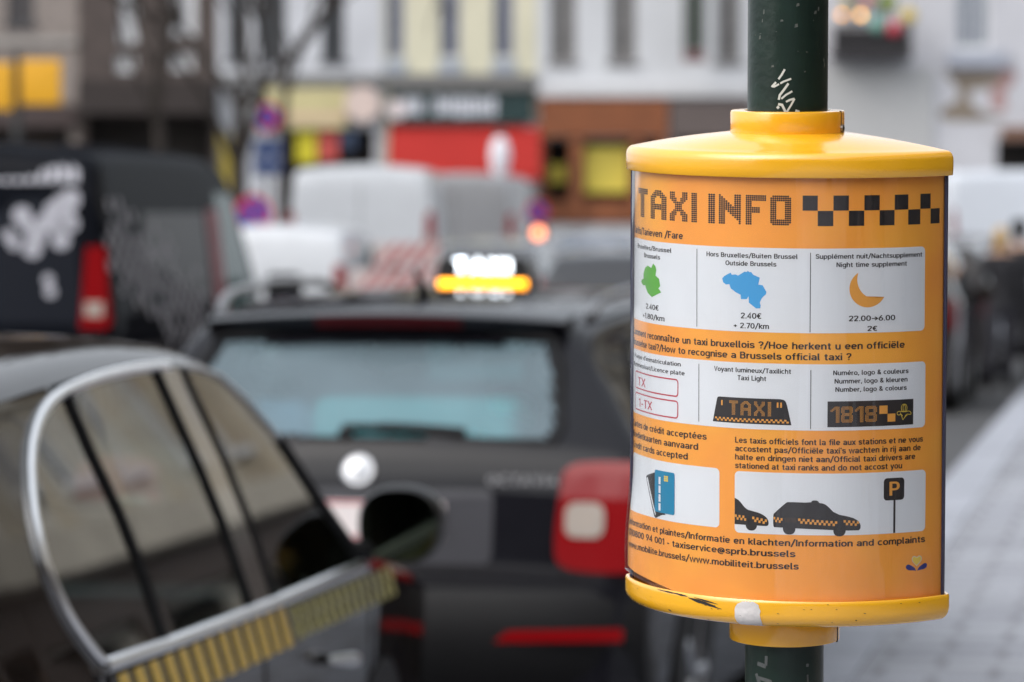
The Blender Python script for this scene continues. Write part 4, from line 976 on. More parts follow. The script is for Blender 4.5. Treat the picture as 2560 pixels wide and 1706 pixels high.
# --- generic cars and vans further off
def hatch(name, label, loc, yaw, paint, tail=REDL, cat='car', group=None, k=1.0, h=1.46, lit=None):
    o = empty(name, loc, -yaw); tag(o, label, cat, group); z = h / 1.46
    c = Car([(.02, .4), (0, .6), (.02, .95 * z), (.08, 1.0 * z), (.32, 1.30 * z), (.45, 1.39 * z), (1.0, 1.44 * z), (1.8, 1.46 * z), (2.4, 1.42 * z), (3.0, 1.02 * z), (3.3, .95 * z), (3.9, .82 * z), (4.1, .66), (4.15, .42)],
            [(0, .70), (.06, .82), (.4, .86), (3.3, .87), (3.9, .78), (4.15, .5)], belt=.95 * z, tum=.45, ds=.05)
    RW = [(-.56, 1.02 * z), (.56, 1.02 * z), (.5, 1.32 * z), (-.5, 1.32 * z)]; S1 = [(.5, 1.0 * z), (2.85, .97 * z), (2.35, 1.33 * z), (.75, 1.35 * z)]
    c.body('body', paint, o, n1=10, n3=6)
    dk = mat('dark_far_glass', (.03, .045, .05), .04, var=0)
    c.patch('rear', RW, 'rear_window', dk, o); c.patch('top', WSH(c, 2.42, 2.98, .55, .66), 'windscreen', dk, o)
    for s in (1, -1):
        c.patch('side', S1, 'side_window', dk, o, side=s)
        g = MB(); c.lay(g, 'rear', [(s * a, b * z) for a, b in [(.60, .72), (.84, .72), (.84, .98), (.62, .98)]], .006); c.lay(g, 'side', [(.03, .72 * z), (.22, .78 * z), (.2, .96 * z), (.04, .98 * z)], .006, s)
        g.build('tail_light', lit if (lit and s < 0) else tail, o)
        g = MB(); g.rings([[(s * .95 + .1 * q * cos(t), yy, 1.0 * z + .08 * q * sin(t)) for t in np.linspace(0, 2 * pi, 13)[:-1]] for yy, q in ((2.55, .8), (2.58, 1), (2.68, .5))]); g.build('door_mirror', paint, o)
    c.patch('rear', rrect(-.26, .26, .62, .73, .01), 'licence_plate', PLATE, o, off=.01)
    c.wheels((.75, 3.25), o, .31); return o
def van(name, label, loc, yaw, paint, L=5.0, h=2.0, hwid=.95, cat='van', group=None, rearglass=True, sideglass=True, belt=1.12):
    o = empty(name, loc, -yaw); tag(o, label, cat, group)
    c = Car([(.03, .4), (0, .62), (.015, 1.1), (.05, h - .22), (.09, h - .06), (.2, h - .01), (1.2, h + .02), (L - 2.0, h + .01), (L - 1.55, h - .08), (L - .85, 1.22), (L - .5, 1.08), (L - .12, .86), (L, .45)],
            [(0, hwid - .06), (.05, hwid - .01), (.5, hwid), (L - 1, hwid), (L - .3, hwid - .12), (L, hwid - .4)], z0=.22, belt=belt, tum=.11, crown=.05, corner=.09, ds=.06, bulge=.03)
    c.body('body', paint, o, n1=12, n3=7)
    dk = mat('dark_far_glass', (.03, .045, .05), .04, var=0)
    if rearglass:
        for s in (1, -1): c.patch('rear', [(s * .06, 1.18), (s * .76, 1.18), (s * .72, h - .24), (s * .06, h - .24)], 'rear_window', dk, o)
    for s in (1, -1):
        c.patch('side', [(L - 2.1, 1.15), (L - 1.0, 1.12), (L - 1.55, h - .22), (L - 2.1, h - .2)], 'cab_window', mat('greenish_cab_glass', (.05, .11, .10), .25, var=0, spec=.2), o, side=s)
        if sideglass: c.patch('side', [(.35, 1.18), (L - 2.3, 1.16), (L - 2.3, h - .2), (.35, h - .2)], 'side_window', dk, o, side=s)
        g = MB(); c.lay(g, 'rear', [(s * (hwid - .17), h * .56), (s * (hwid - .02), h * .56), (s * (hwid - .04), h * .76), (s * (hwid - .14), h * .76)], .006); c.lay(g, 'side', [(.02, h * .56), (.10, h * .58), (.08, h * .74), (.04, h * .76)], .006, s)
        tl = g.build('tail_light', REDL, o)
        g = MB(); c.lay(g, 'rear', [(s * (hwid - .14), h * .59), (s * (hwid - .05), h * .59), (s * (hwid - .05), h * .625), (s * (hwid - .14), h * .625)], .010); g.build('reversing_lens', WHL, tl)
        g = MB(); g.rbox(min(s * (hwid + .03), s * (hwid + .25)), max(s * (hwid + .03), s * (hwid + .25)), L - 1.15, L - 1.0, 1.12, 1.38, .05); g.build('door_mirror', TRIM, o)
    c.patch('rear', rrect(-.26, .26, .70, .81, .01), 'licence_plate', PLATE, o, off=.01)
    g = MB(); g.rbox(-hwid + .03, hwid - .03, -.07, .08, .38, .60, .05); g.build('rear_bumper', TRIM, o)
    c.trim('rear', [(0, .66), (0, h - .12)], 'door_gap', TRIM, o, r=.006, off=0, closed=False)
    c.wheels((.95, L - .95), o, .34)
    return o, c

# dark graphics-wrapped van on the left
DY = rad(7.2); rc_ = W(270, 700, 19.2)
vo, vc = van('dark_graphic_van', 'charcoal van with pale bubble graphics and a checker pattern along its side', (rc_.x - .93 * cos(DY), rc_.y + .93 * sin(DY), 0), DY, mat('charcoal_van_paint', (.007, .008, .011), .5, var=.1, coat=.12, spec=0), L=5.0, h=2.06, group='taxis in the rank', cat='van', rearglass=False, sideglass=False)
vc.patch('rear', [(-.80, 1.18), (.80, 1.18), (.74, 1.80), (-.74, 1.80)], 'rear_window', mat('dark_wrap_glass', (.012, .014, .020), .2, var=0, spec=.2), vo, off=.003)
PALE = mat('pale_vinyl_graphic', (.40, .40, .45), .5, var=.08)
g = MB()
for x, y, r in ((50, 540, 24), (60, 558, 20), (86, 590, 27), (78, 622, 24), (105, 560, 22), (130, 530, 25), (150, 512, 24), (172, 500, 26), (160, 545, 26), (142, 570, 22), (150, 600, 24), (176, 560, 20), (16, 590, 16), (32, 610, 16), (118, 700, 14), (124, 730, 15)):
    p = W(x, y, 19.25); a = p.x - vo.location.x; vc.lay(g, 'rear', ell(a / cos(DY), p.z, r / 500, r / 500, n=14)[:-1], .007)
g.build('bubble_graphic', PALE, vo)
g = MB()
for i in range(9):
    x0 = .26 + .058 * i
    vc.lay(g, 'rear', [(x0, 1.885), (x0 + .044, 1.885), (x0 + .044, 1.965 - .01 * (i % 3)), (x0, 1.975)], .007)
g.build('pale_lettering', PALE, vo, smooth=False)
g = MB(); CH = mat('pale_checker_vinyl', (.27, .25, .27), .5, var=.1)
for i in range(40):
    for j in range(16):
        y = .12 + i * .095; z = .82 + j * .062; c0 = 1.62 - .24 * y
        d = abs(z - c0) / (.30 if y < 3 else .2)
        if (i + j) % 2 == 0 and d < 1 and random.random() > d * .7: vc.lay(g, 'side', [(y, z), (y + .09, z), (y + .09, z + .058), (y, z + .058)], .006, 1)
g.build('checker_graphic', CH, vo, smooth=False)
vc.patch('side', [(.9, 1.5), (2.55, 1.22), (2.55, 1.74), (1.0, 1.74)], 'side_window', mat('dark_side_glass', (.012, .012, .013), .35, var=0, spec=.15), vo, off=.004)
vc.patch('side', [(2.60, 1.16), (2.95, 1.16), (2.95, 1.76), (2.60, 1.76)], 'red_panel', mat('faded_red_vinyl', (.24, .045, .055), .5, var=.1), vo, off=.007)

# white vans, far cars
SV = W(860, 650, 42.0)
van('small_white_van', 'small white panel van parked in front of the bigger white van', (SV.x - .8, SV.y, 0), rad(5), WPAINT, L=4.2, h=1.60, hwid=.84, rearglass=False, sideglass=False, belt=1.0)
BV = W(1088, 600, 50.0)
bvo, bvc = van('large_white_van', 'tall white delivery van with plain back doors below the red awning', (BV.x - .98, BV.y, 0), rad(1.5), WPAINT, L=5.9, h=2.37, hwid=1.0, rearglass=False, sideglass=False)
GV = W(1292, 600, 58); van('shaded_side_van', 'added grey van standing in for the shaded side of the tall white van', (GV.x - .95, GV.y, 0), rad(6), mat('van_shade_grey', (.26, .26, .27), .4, var=.06, coat=.4), L=5.2, h=2.36, hwid=.95, rearglass=False, sideglass=False)  # added van, its grey stands for the white van's shaded flank
RV = W(2300, 600, 66)
van('white_delivery_van', 'white high roofed van parked right of the yellow taxi sign', (RV.x + .2, RV.y, 0), rad(76), mat('bright_white_van_paint', (.62, .65, .70), .35, var=.03, coat=.6), L=5.6, h=2.5, hwid=1.0, rearglass=False, sideglass=False, belt=1.3)
p = W(1210, 600, 46); hatch('grey_hatchback', 'dark grey hatchback beside the tall white van', (p.x - .1, p.y, 0), rad(9), mat('slate_car_paint', (.06, .065, .075), .5, var=.05, coat=1))
AMB = mat('lit_amber_indicator', (1, .22, .01), .3, var=0, emit=3)
p = W(1352, 716, 36); hatch('charcoal_hatchback', 'charcoal hatchback beyond the estate taxi with one amber indicator lit', (p.x + .74, p.y, 0), rad(9.5), mat('charcoal_car_paint', (.035, .037, .042), .5, var=.05, coat=1, spec=0), lit=AMB, h=1.44)
p = W(1470, 640, 60); hatch('pale_blue_hatchback', 'pale silver blue hatchback left of the yellow taxi sign', (p.x, p.y, 0), rad(9.5), mat('pale_blue_car_paint', (.16, .19, .24), .3, .2, var=.05, coat=1), h=1.5)
p = W(2392, 835, 33.5); hatch('black_hatchback', 'nearest of the black cars at the kerb right of the taxi sign', (p.x - .84, p.y, 0), rad(9.8), BROWNP, h=1.5, tail=DRED, group='dark cars queueing at the kerb')
p = W(2478, 790, 39); hatch('black_hatchback', 'second black car at the kerb, beside the two walking people', (p.x - .84, p.y, 0), rad(9.8), mat('black_brown_car_paint', (.03, .026, .024), .5, var=.1, coat=1, spec=0), h=1.5, tail=DRED, group='dark cars queueing at the kerb')

p = W(2560, 790, 47); hatch('black_hatchback', 'black car at the kerb beyond the two walking people', (p.x - .84, p.y, 0), rad(9.8), BROWNP, tail=DRED, h=1.5, group='dark cars queueing at the kerb')
p = W(2330, 790, 52); hatch('black_hatchback', 'dark car out in the lane left of the three at the kerb', (p.x - .84, p.y, 0), rad(9.8), BLACKG, tail=DRED, h=1.5, group='dark cars queueing at the kerb')

# ------------------------------------------------------------------ buildings
def facade_mb(g, x0, x1, z0, z1, holes, depth=.22):
    """front wall in the plane y = 0 with real openings and reveals running back to y = depth"""
    xs = sorted({x0, x1, *[h for q in holes for h in (q[0], q[0] + q[2])]}); zs = sorted({z0, z1, *[h for q in holes for h in (q[1], q[1] + q[3])]})
    for a, b in zip(xs, xs[1:]):
        for c, d in zip(zs, zs[1:]):
            mx, mz = (a + b) / 2, (c + d) / 2
            if any(q[0] < mx < q[0] + q[2] and q[1] < mz < q[1] + q[3] for q in holes): continue
            g.add([(a, 0, c), (b, 0, c), (b, 0, d), (a, 0, d)], [(0, 1, 2, 3)])
    for x, z, w_, h_ in holes:
        P = [(x, z), (x + w_, z), (x + w_, z + h_), (x, z + h_)]
        for i in range(4):
            (a, c), (b, d) = P[i], P[(i + 1) % 4]
            g.add([(a, 0, c), (b, 0, d), (b, depth, d), (a, depth, c)], [(0, 1, 2, 3)])
PANE = mat('dull_window_pane', (.09, .10, .12), .06, var=.15, scale=1.2)
FRW = mat('white_window_frame', (.62, .63, .64), .5, var=.05)
FRD = mat('dark_window_frame', (.05, .05, .055), .5, var=.05)
def building(name, label, org, rz, width, height, wall, wins, shops=(), pane=PANE, frame=FRW, depth=9, group=None, bars=1, sill=True):
    """front in local y = 0 looking along -y; wins and shops are (x, z, w, h) openings"""
    o = empty(name, (org[0], org[1], 0), rz); tag(o, label, 'building', group)
    g = MB(); holes = list(wins) + list(shops); facade_mb(g, 0, width, 0, height, holes)
    g.add([(0, 0, 0), (0, depth, 0), (0, depth, height), (0, 0, height)], [(0, 1, 2, 3)]); g.add([(width, 0, 0), (width, depth, 0), (width, depth, height), (width, 0, height)], [(0, 1, 2, 3)])
    g.add([(0, depth, 0), (width, depth, 0), (width, depth, height), (0, depth, height)], [(0, 1, 2, 3)])
    g.build('wall', wall, o, smooth=False)
    g = MB(); g.box(-.05, width + .05, -.25, depth + .05, height + .003, height + .35); g.build('roof', mat('dark_roof', (.08, .075, .075), .8, var=.1), o, smooth=False)
    for x, z, w_, h_ in wins:
        g = MB(); t = .07
        g.box(x + .002, x + t, .1, .17, z + .002, z + h_ - .002); g.box(x + w_ - t, x + w_ - .002, .1, .17, z + .002, z + h_ - .002)
        g.box(x + t, x + w_ - t, .1, .17, z + .002, z + t); g.box(x + t, x + w_ - t, .1, .17, z + h_ - t, z + h_ - .002)
        for b in range(bars): q = z + h_ * (.70 if bars == 1 else (b + 1) / (bars + 1)); g.box(x + t, x + w_ - t, .11, .165, q - .03, q + .03)
        g.box(x + w_ / 2 - .025, x + w_ / 2 + .025, .115, .16, z + t, z + h_ - t)
        if sill: g.box(x - .08, x + w_ + .08, -.10, .098, z - .10, z - .003)
        f = g.build('window', frame, o, smooth=False)
        g = MB(); g.add([(x, .18, z), (x + w_, .18, z), (x + w_, .18, z + h_), (x, .18, z + h_)], [(0, 1, 2, 3)]); g.build('pane', pane, f, smooth=False)
    for x, z, w_, h_ in shops:
        g = MB(); g.add([(x, 2.0, z), (x + w_, 2.0, z), (x + w_, 2.0, z + h_), (x, 2.0, z + h_)], [(0, 1, 2, 3)])
        g.add([(x, .22, z), (x, 2, z), (x, 2, z + h_), (x, .22, z + h_)], [(0, 1, 2, 3)]); g.add([(x + w_, .22, z), (x + w_, 2, z), (x + w_, 2, z + h_), (x + w_, .22, z + h_)], [(0, 1, 2, 3)])
        g.add([(x, .22, z + h_), (x + w_, .22, z + h_), (x + w_, 2, z + h_), (x, 2, z + h_)], [(0, 1, 2, 3)])
        g.build('shop_interior', mat('dim_shop_interior', (.07, .06, .055), .8, var=.3, scale=.8), o, smooth=False)
    return o
D0 = 100.0
bx = lambda x: (x - 1280) / F * D0
bz = lambda y: W(1280, y, D0).z
def part_box(o, name, m, x0, x1, y0, y1, ya, yb, dx=0, smooth=False):
    """box between photo columns x0, x1 and rows y0 (top), y1, from ya to yb metres out of the front (negative is towards the street)"""
    g = MB(); g.box(bx(x0) - dx, bx(x1) - dx, ya, yb, bz(y1), bz(y0)); return g.build(name, m, o, smooth=smooth)
def wpx(x0, x1, y0, y1, dx): return (bx(x0) - dx, bz(y1), bx(x1) - bx(x0), bz(y0) - bz(y1))
UP = 3.5
# 1 grey-beige brick house at the far left
X0 = bx(-260)
b = building('brick_house', 'grey brown brick house at the far left edge with a dark shop front', (X0, D0), 0, bx(197) - X0, 20, mat('grey_brown_brick', (.24, .205, .185), .85, var=.2, scale=3),
             [wpx(20, 88, -160, 62, X0), wpx(-150, -80, -160, 62, X0), wpx(20, 88, -560, -330, X0), wpx(-150, -80, -560, -330, X0)], [wpx(-200, 175, 320, 560, X0)], pane=mat('brown_dark_pane', (.06, .05, .05), .1, var=.2), frame=FRD)
part_box(b, 'shop_fascia', mat('dark_brown_fascia', (.05, .032, .03), .6, var=.1), -240, 190, 262, 318, -.25, -.003, X0)
part_box(b, 'window_band', mat('pale_grey_stone', (.34, .32, .30), .8, var=.1), -255, 195, 96, 112, -.1, -.003, X0)
# 2 dark brown brick house behind the tree
X0 = bx(198)
b = building('dark_brick_house', 'dark brown brick house with bright narrow windows behind the bare tree', (X0, D0), 0, bx(545) - X0, 20, mat('dark_brown_brick', (.075, .058, .052), .85, var=.25, scale=3),
             [wpx(298, 344, -130, 108, X0), wpx(432, 492, -130, 92, X0), wpx(298, 344, -520, -280, X0), wpx(432, 492, -520, -280, X0), wpx(292, 340, 138, 182, X0), wpx(430, 484, 130, 178, X0)], [wpx(215, 530, 292, 560, X0)],
             pane=mat('sky_white_pane', (.66, .66, .68), .3, var=.08, scale=2), frame=FRW, sill=False)  # sky reflection put into the white pane colour
part_box(b, 'dark_canopy', mat('black_brown_canopy', (.030, .022, .020), .8, var=.15), 212, 540, 205, 288, -1.6, -.003, X0)
# 3 white house with the yellow shop sign
X0 = bx(546)
b = building('white_grey_house', 'white house with dark windows above a pale yellow shop sign', (X0, D0), 0, bx(958) - X0, 17, mat('off_white_render', (.52, .53, .56), .75, var=.08, scale=1),
             [wpx(648, 716, -80, 152, X0), wpx(806, 862, -80, 152, X0), wpx(648, 716, -470, -230, X0), wpx(806, 862, -470, -230, X0), wpx(570, 606, -80, 152, X0)], [wpx(700, 935, 322, 560, X0)], pane=mat('grey_dark_pane', (.07, .075, .08), .1, var=.2), frame=FRD)
part_box(b, 'grey_cornice', mat('grey_stone_cornice', (.20, .20, .20), .8, var=.1), 548, 956, 188, 208, -.3, -.003, X0)
part_box(b, 'yellow_shop_sign', mat('pale_yellow_sign', (.52, .46, .24), .5, var=.1, scale=1.5), 660, 868, 222, 322, -.35, -.003, X0)
part_box(b, 'sign_stripe', mat('peach_sign_stripe', (.60, .43, .30), .5, var=.08), 664, 864, 284, 304, -.36, -.352, X0)
g = MB(); g.tube([(bx(908) - X0, -.5, bz(262)), (bx(908) - X0, -.36, bz(262))], .46, 24); g.build('round_shop_sign', mat('pale_pink_sign', (.62, .50, .45), .5, var=.05), b)
for nm, c, x0, x1, y0, y1 in (('yellow_poster', (.60, .52, .02), 742, 792, 326, 408), ('red_poster', (.50, .07, .06), 796, 846, 326, 402), ('navy_poster', (.03, .05, .10), 852, 892, 320, 372)):
    part_box(b, nm, mat(nm + '_print', c, .5, var=.08), x0, x1, y0, y1, -.10, -.05, X0)
# 4 cream house with the green sign and red awning
X0 = bx(960)
b = building('cream_house', 'cream house with blue grey windows over a green shop sign and red awning', (X0, D0), 0, bx(1342) - X0, 17.5, mat('cream_render', (.60, .57, .43), .7, var=.06, scale=1),
             [wpx(952 + 14, 1012, -90, 146, X0), wpx(1098, 1152, -90, 146, X0), wpx(1232, 1286, -90, 146, X0), wpx(966, 1012, -470, -230, X0), wpx(1098, 1152, -470, -230, X0), wpx(1232, 1286, -470, -230, X0)], [wpx(985, 1310, 330, 560, X0)],
             pane=mat('blue_grey_pane', (.13, .14, .18), .08, var=.15), frame=mat('lilac_grey_frame', (.40, .41, .46), .5, var=.05), sill=False)
for x0, x1 in ((962, 1016), (1094, 1156), (1228, 1290)): part_box(b, 'window_apron', mat('blue_grey_apron', (.32, .35, .40), .6, var=.08), x0, x1, 150, 184, -.06, -.003, X0)
part_box(b, 'grey_cornice', mat('dark_grey_cornice', (.155, .155, .15), .8, var=.1), 963, 1340, 187, 226, -.45, -.003, X0)
part_box(b, 'green_shop_sign', mat('dark_green_sign', (.010, .034, .034), .45, var=.1), 975, 1332, 229, 310, -.30, -.003, X0)
WL = mat('greyed_white_letters', (.60, .64, .70), .5, var=.05)
g = MB(); random.seed(3); x = 1012.0
for wd in (24, 26, 0, 16, 18, 18, 16, 18, 17, 18, 17, 18):
    if wd: g.box(bx(x) - X0, bx(x + wd * .74) - X0, -.34, -.302, bz(288 + random.uniform(-3, 5)), bz(246 + random.uniform(-3, 5)))
    x += wd if wd else 26
g.build('pale_sign_letters', WL, b, smooth=False)
g = MB(); g.tube([(bx(992) - X0, -.36, bz(275)), (bx(992) - X0, -.304, bz(275))], .26, 20); g.build('white_roundel', mat('pinkish_white_disc', (.62, .56, .56), .5, var=.04), b)
g = MB(); za, zb2 = bz(312), bz(436); n = 26; rs = []
for i in range(n + 1):
    x = bx(974) - X0 + (bx(1350) - bx(974)) * i / n; q = .012 * (-1) ** i
    rs.append([(x, -.02, za), (x, -.9, (za + zb2) / 2 + .16 + q), (x, -1.75, zb2 + .02 + q), (x, -1.78, zb2 - .20 + (.03 if i % 2 else 0)), (x, -1.76, zb2 - .20 + (.03 if i % 2 else 0)), (x, -1.72, zb2), (x, -.9, (za + zb2) / 2 + .13 + q), (x, -.02, za - .03)])
g.rings(rs); g.build('red_awning', mat('red_awning_cloth', (.34, .026, .022), .85, spec=.15, var=.06, scale=1.5), b)
part_box(b, 'white_pilaster', mat('off_white_stone', (.56, .56, .58), .8, var=.08), 1314, 1340, 312, 556, -.16, -.003, X0)
# 5 white house with the brown wooden shop
X0 = bx(1343)
b = building('white_house', 'white house with grey sash windows over a rust brown wooden shop front', (X0, D0), 0, bx(1880) - X0, 14, mat('clean_white_render', (.55, .56, .58), .7, var=.05, scale=1),
             [wpx(1374, 1440, -100, 156, X0), wpx(1524, 1590, -100, 156, X0), wpx(1374, 1440, -480, -240, X0), wpx(1524, 1590, -480, -240, X0), wpx(1790, 1850, -100, 156, X0)], [wpx(1365, 1650, 350, 560, X0), wpx(1690, 1860, 330, 560, X0)],
             pane=mat('warm_grey_pane', (.17, .165, .16), .15, var=.15), frame=mat('grey_sash', (.22, .21, .21), .5, var=.05), bars=2)
part_box(b, 'white_cornice', mat('grey_white_stone', (.55, .55, .56), .8, var=.06), 1345, 1878, 214, 244, -.4, -.003, X0)
WOOD = mat('rust_brown_wood', (.205, .062, .018), .55, var=.2, scale=3)
part_box(b, 'wooden_fascia', WOOD, 1350, 1668, 248, 342, -.35, -.003, X0)
for x0, x1 in ((1350, 1366), (1424, 1456), (1575, 1600), (1646, 1668)): part_box(b, 'wooden_post', WOOD, x0, x1, 345, 556, -.3, -.004, X0)
part_box(b, 'lower_panel', WOOD, 1368, 1644, 500, 556, -.12, -.004, X0)
part_box(b, 'yellow_window_display', mat('yellow_display_cloth', (.62, .50, .07), .5, var=.15, scale=1), 1460, 1572, 368, 482, .05, .12, X0)
part_box(b, 'yellow_notice', mat('mustard_notice', (.42, .35, .03), .5, var=.1), 1372, 1416, 412, 458, .05, .1, X0)
part_box(b, 'grey_brown_fascia', mat('grey_brown_fascia', (.11, .085, .078), .6, var=.15), 1672, 1876, 250, 345, -.3, -.003, X0)
g = MB(); g.box(bx(1702) - X0, bx(1756) - X0, -1.3, -1.18, bz(132), bz(-120)); g.tube([(bx(1730) - X0, -.02, bz(-100)), (bx(1730) - X0, -1.3, bz(-100))], .03, 8)
hb = g.build('hanging_banner', mat('dark_green_banner', (.05, .06, .05), .8, var=.2), b, smooth=False)
g = MB(); g.box(bx(1702) - X0, bx(1756) - X0, -1.31, -1.19, bz(160), bz(134)); g.build('banner_hem', mat('dull_red_banner', (.13, .05, .05), .8, var=.1), hb, smooth=False)
# 6 pale house right of the pole
X0 = bx(1881)
b = building('pale_house', 'pale grey house right of the pole with a blank lower wall and a dark balcony', (X0, D0), 0, bx(2760) - X0, 14, mat('pale_grey_render', (.50, .50, .53), .75, var=.06, scale=1),
             [wpx(2388, 2472, -130, 122, X0), wpx(2388, 2472, -520, -270, X0), wpx(2110, 2230, -130, 70, X0), wpx(2110, 2230, -520, -270, X0), wpx(2600, 2680, -130, 122, X0)], [wpx(2490, 2740, 352, 560, X0)], pane=mat('sky_grey_pane', (.24, .26, .30), .08, var=.15), frame=FRW)
part_box(b, 'blank_wall_panel', mat('grey_boarding', (.42, .42, .42), .8, var=.05), 1890, 2330, 170, 556, -.12, -.003, X0)
g = MB(); x0, x1, z0, z1 = bx(2072) - X0, bx(2268) - X0, bz(150), bz(72)
g.box(x0, x1, -1.1, -.003, z0, z0 + .14)
for k in range(15): g.box(x0 + (x1 - x0 - .05) * k / 14, x0 + (x1 - x0 - .05) * k / 14 + .05, -1.08, -1.03, z0 + .14, z1)
g.box(x0, x1, -1.1, -1.02, z1, z1 + .06); g.box(x0 + .06, x1 - .06, -1.0, -.97, z0 + .14, z1 - .05)
g.build('balcony', mat('black_balcony_iron', (.025, .022, .024), .6, var=.1), b, smooth=False)
part_box(b, 'window_ledge', mat('blue_grey_ledge', (.34, .36, .42), .7, var=.05), 2365, 2510, 130, 168, -.3, -.003, X0)
MUR = mat('brown_mural_paint', (.22, .18, .14), .8, var=.2, scale=2); MUR2 = mat('pink_mural_paint', (.36, .22, .21), .8, var=.2, scale=2)
for nm, m, P in (('mural_figure', MUR, [(2355, 182), (2450, 176), (2520, 190), (2470, 225), (2420, 222), (2425, 262), (2460, 285), (2520, 292), (2440, 306), (2345, 302), (2350, 270), (2392, 256), (2398, 222)]),
                 ('mural_figure', MUR2, [(2480, 180), (2536, 170), (2540, 200), (2505, 235), (2520, 265), (2500, 285), (2470, 262), (2478, 222)])):
    g = MB(); q = sm([(bx(x) - X0, bz(y)) for x, y in P] + [(bx(P[0][0]) - X0, bz(P[0][1]))], 2)[:-1]
    g.add([(a, -.010 if m is MUR else -.006, c) for a, c in q], [tuple(range(len(q)))]); g.build(nm, m, b, smooth=False)
part_box(b, 'shop_fascia', mat('rusty_fascia', (.16, .08, .05), .6, var=.1), 2500, 2740, 318, 350, -.3, -.003, X0)
# coloured lanterns over the balcony
for nm, c, x, y, r, e in (('orange', (1, .42, .05), 2104, 38, .07, 2.2), ('amber', (1, .50, .10), 2152, 38, .08, 3.0), ('red', (.55, .05, .08), 2234, 72, .20, 0), ('yellow', (.58, .42, .04), 2272, 40, .20, 0), ('teal', (.16, .36, .30), 2196, 62, .22, 0), ('green', (.16, .22, .02), 2220, 8, .24, 0), ('scarlet', (.62, .14, .06), 2168, 0, .14, 0), ('olive', (.40, .32, .03), 2118, 6, .14, 0)):
    p = W(x, y, D0 - 1.25); o = empty('paper_lantern', p)
    tag(o, f'round {nm} lantern hung over the dark balcony' + (', lit' if e else ''), 'lantern', 'lanterns over the balcony')
    g = MB(); g.lathe([(r * sin(pi * k / 10) + .001, -r * cos(pi * k / 10)) for k in range(11)], 16); g.build('lantern_body', mat(nm + '_lantern_paper', c, .6, var=.05, emit=e), o)
    g = MB(); g.tube([(0, 0, r - .01), (0, 0, r + .25)], .012, 6); g.build('hanging_cord', TRIM, o)

# stone terrace along the pavement, right of the photograph: it stands in the car windows as a reflection
BEI = [mat('beige_limestone', (.40, .34, .25), .8, var=.15, scale=1.5), mat('brown_facade', (.13, .085, .06), .8, var=.15, scale=1.5), mat('pale_limestone', (.50, .46, .38), .8, var=.12, scale=1.5), mat('tan_brick', (.20, .14, .095), .85, var=.2, scale=3), mat('warm_white_render', (.58, .55, .48), .8, var=.1, scale=1.5)]
s0 = -22.0
for i, (wd, hh, mi, lab) in enumerate(((11, 8.6, 3, 'tan brick town house on the pavement behind the camera'), (10, 9.2, 1, 'brown town house along the pavement with white lintels'), (9, 8.4, 0, 'beige limestone town house along the pavement'), (10, 9.4, 2, 'pale limestone town house along the pavement'), (9, 8.7, 1, 'brown town house further along the pavement'), (11, 9.2, 4, 'warm white town house along the pavement'), (12, 8.8, 0, 'beige limestone town house at the far end of the pavement'))):
    s0 += wd; Yk = s0 * cos(KD); ox = kx(Yk, 6.2)
    wins = [(wd / 4 * (k + .5) - .55, z, 1.1, hgt) for k in range(4) for z, hgt in ((4.6, 2.2),)]
    b = building('town_house', lab, (ox, Yk), -(pi / 2 + KD), wd - .02, hh, BEI[mi], wins, [(.7, .5, wd * .42 - .7, 2.7), (wd * .55, .12, wd * .38, 3.0)], depth=8)
    g = MB(); g.box(.02, wd - .04, -.30, -.003, 3.65, 4.05); g.box(.02, wd - .04, -.22, -.003, 7.45, 7.75)
    for k in range(5): xx = max(.05, min(wd - .42, wd / 4 * k - .18)); g.box(xx, xx + .36, -.14, -.003, 4.06, 7.44)
    for x, z, w_, h_ in wins: g.box(x - .15, x + w_ + .15, -.12, -.003, z + h_ + .03, z + h_ + .32)
    gg = MB()
    for x0, x1 in ((.01, .69), (wd * .42 + .01, wd * .55 - .01), (wd * .93 + .01, wd - .04)): gg.box(x0, x1, -.10, -.003, .01, 3.64)
    gg.box(.70, wd * .42, -.12, -.003, 3.22, 3.63); gg.box(wd * .55, wd * .93, -.12, -.003, 3.14, 3.63)
    gg.build('shop_front_cladding', mat('dark_brown_cladding', (.06, .042, .034), .6, var=.2), b, smooth=False)
    g.build('string_course', BEI[2 if mi != 2 else 4], b, smooth=False)

b = building('town_house', 'added unseen dark brick house behind the camera that darkens the reflections', (22, -24), pi, 44, 12, mat('dark_red_brick', (.045, .034, .03), .85, var=.25, scale=3), [(1 + 2.9 * k, z, 1.2, 2.0) for k in range(15) for z in (4.4, 8.0)], [(1 + 5.6 * k, .1, 4.4, 2.9) for k in range(7)], pane=mat('brown_dark_pane', (.06, .05, .05), .1, var=.2))  # added out of view to darken reflections in the vehicle backs

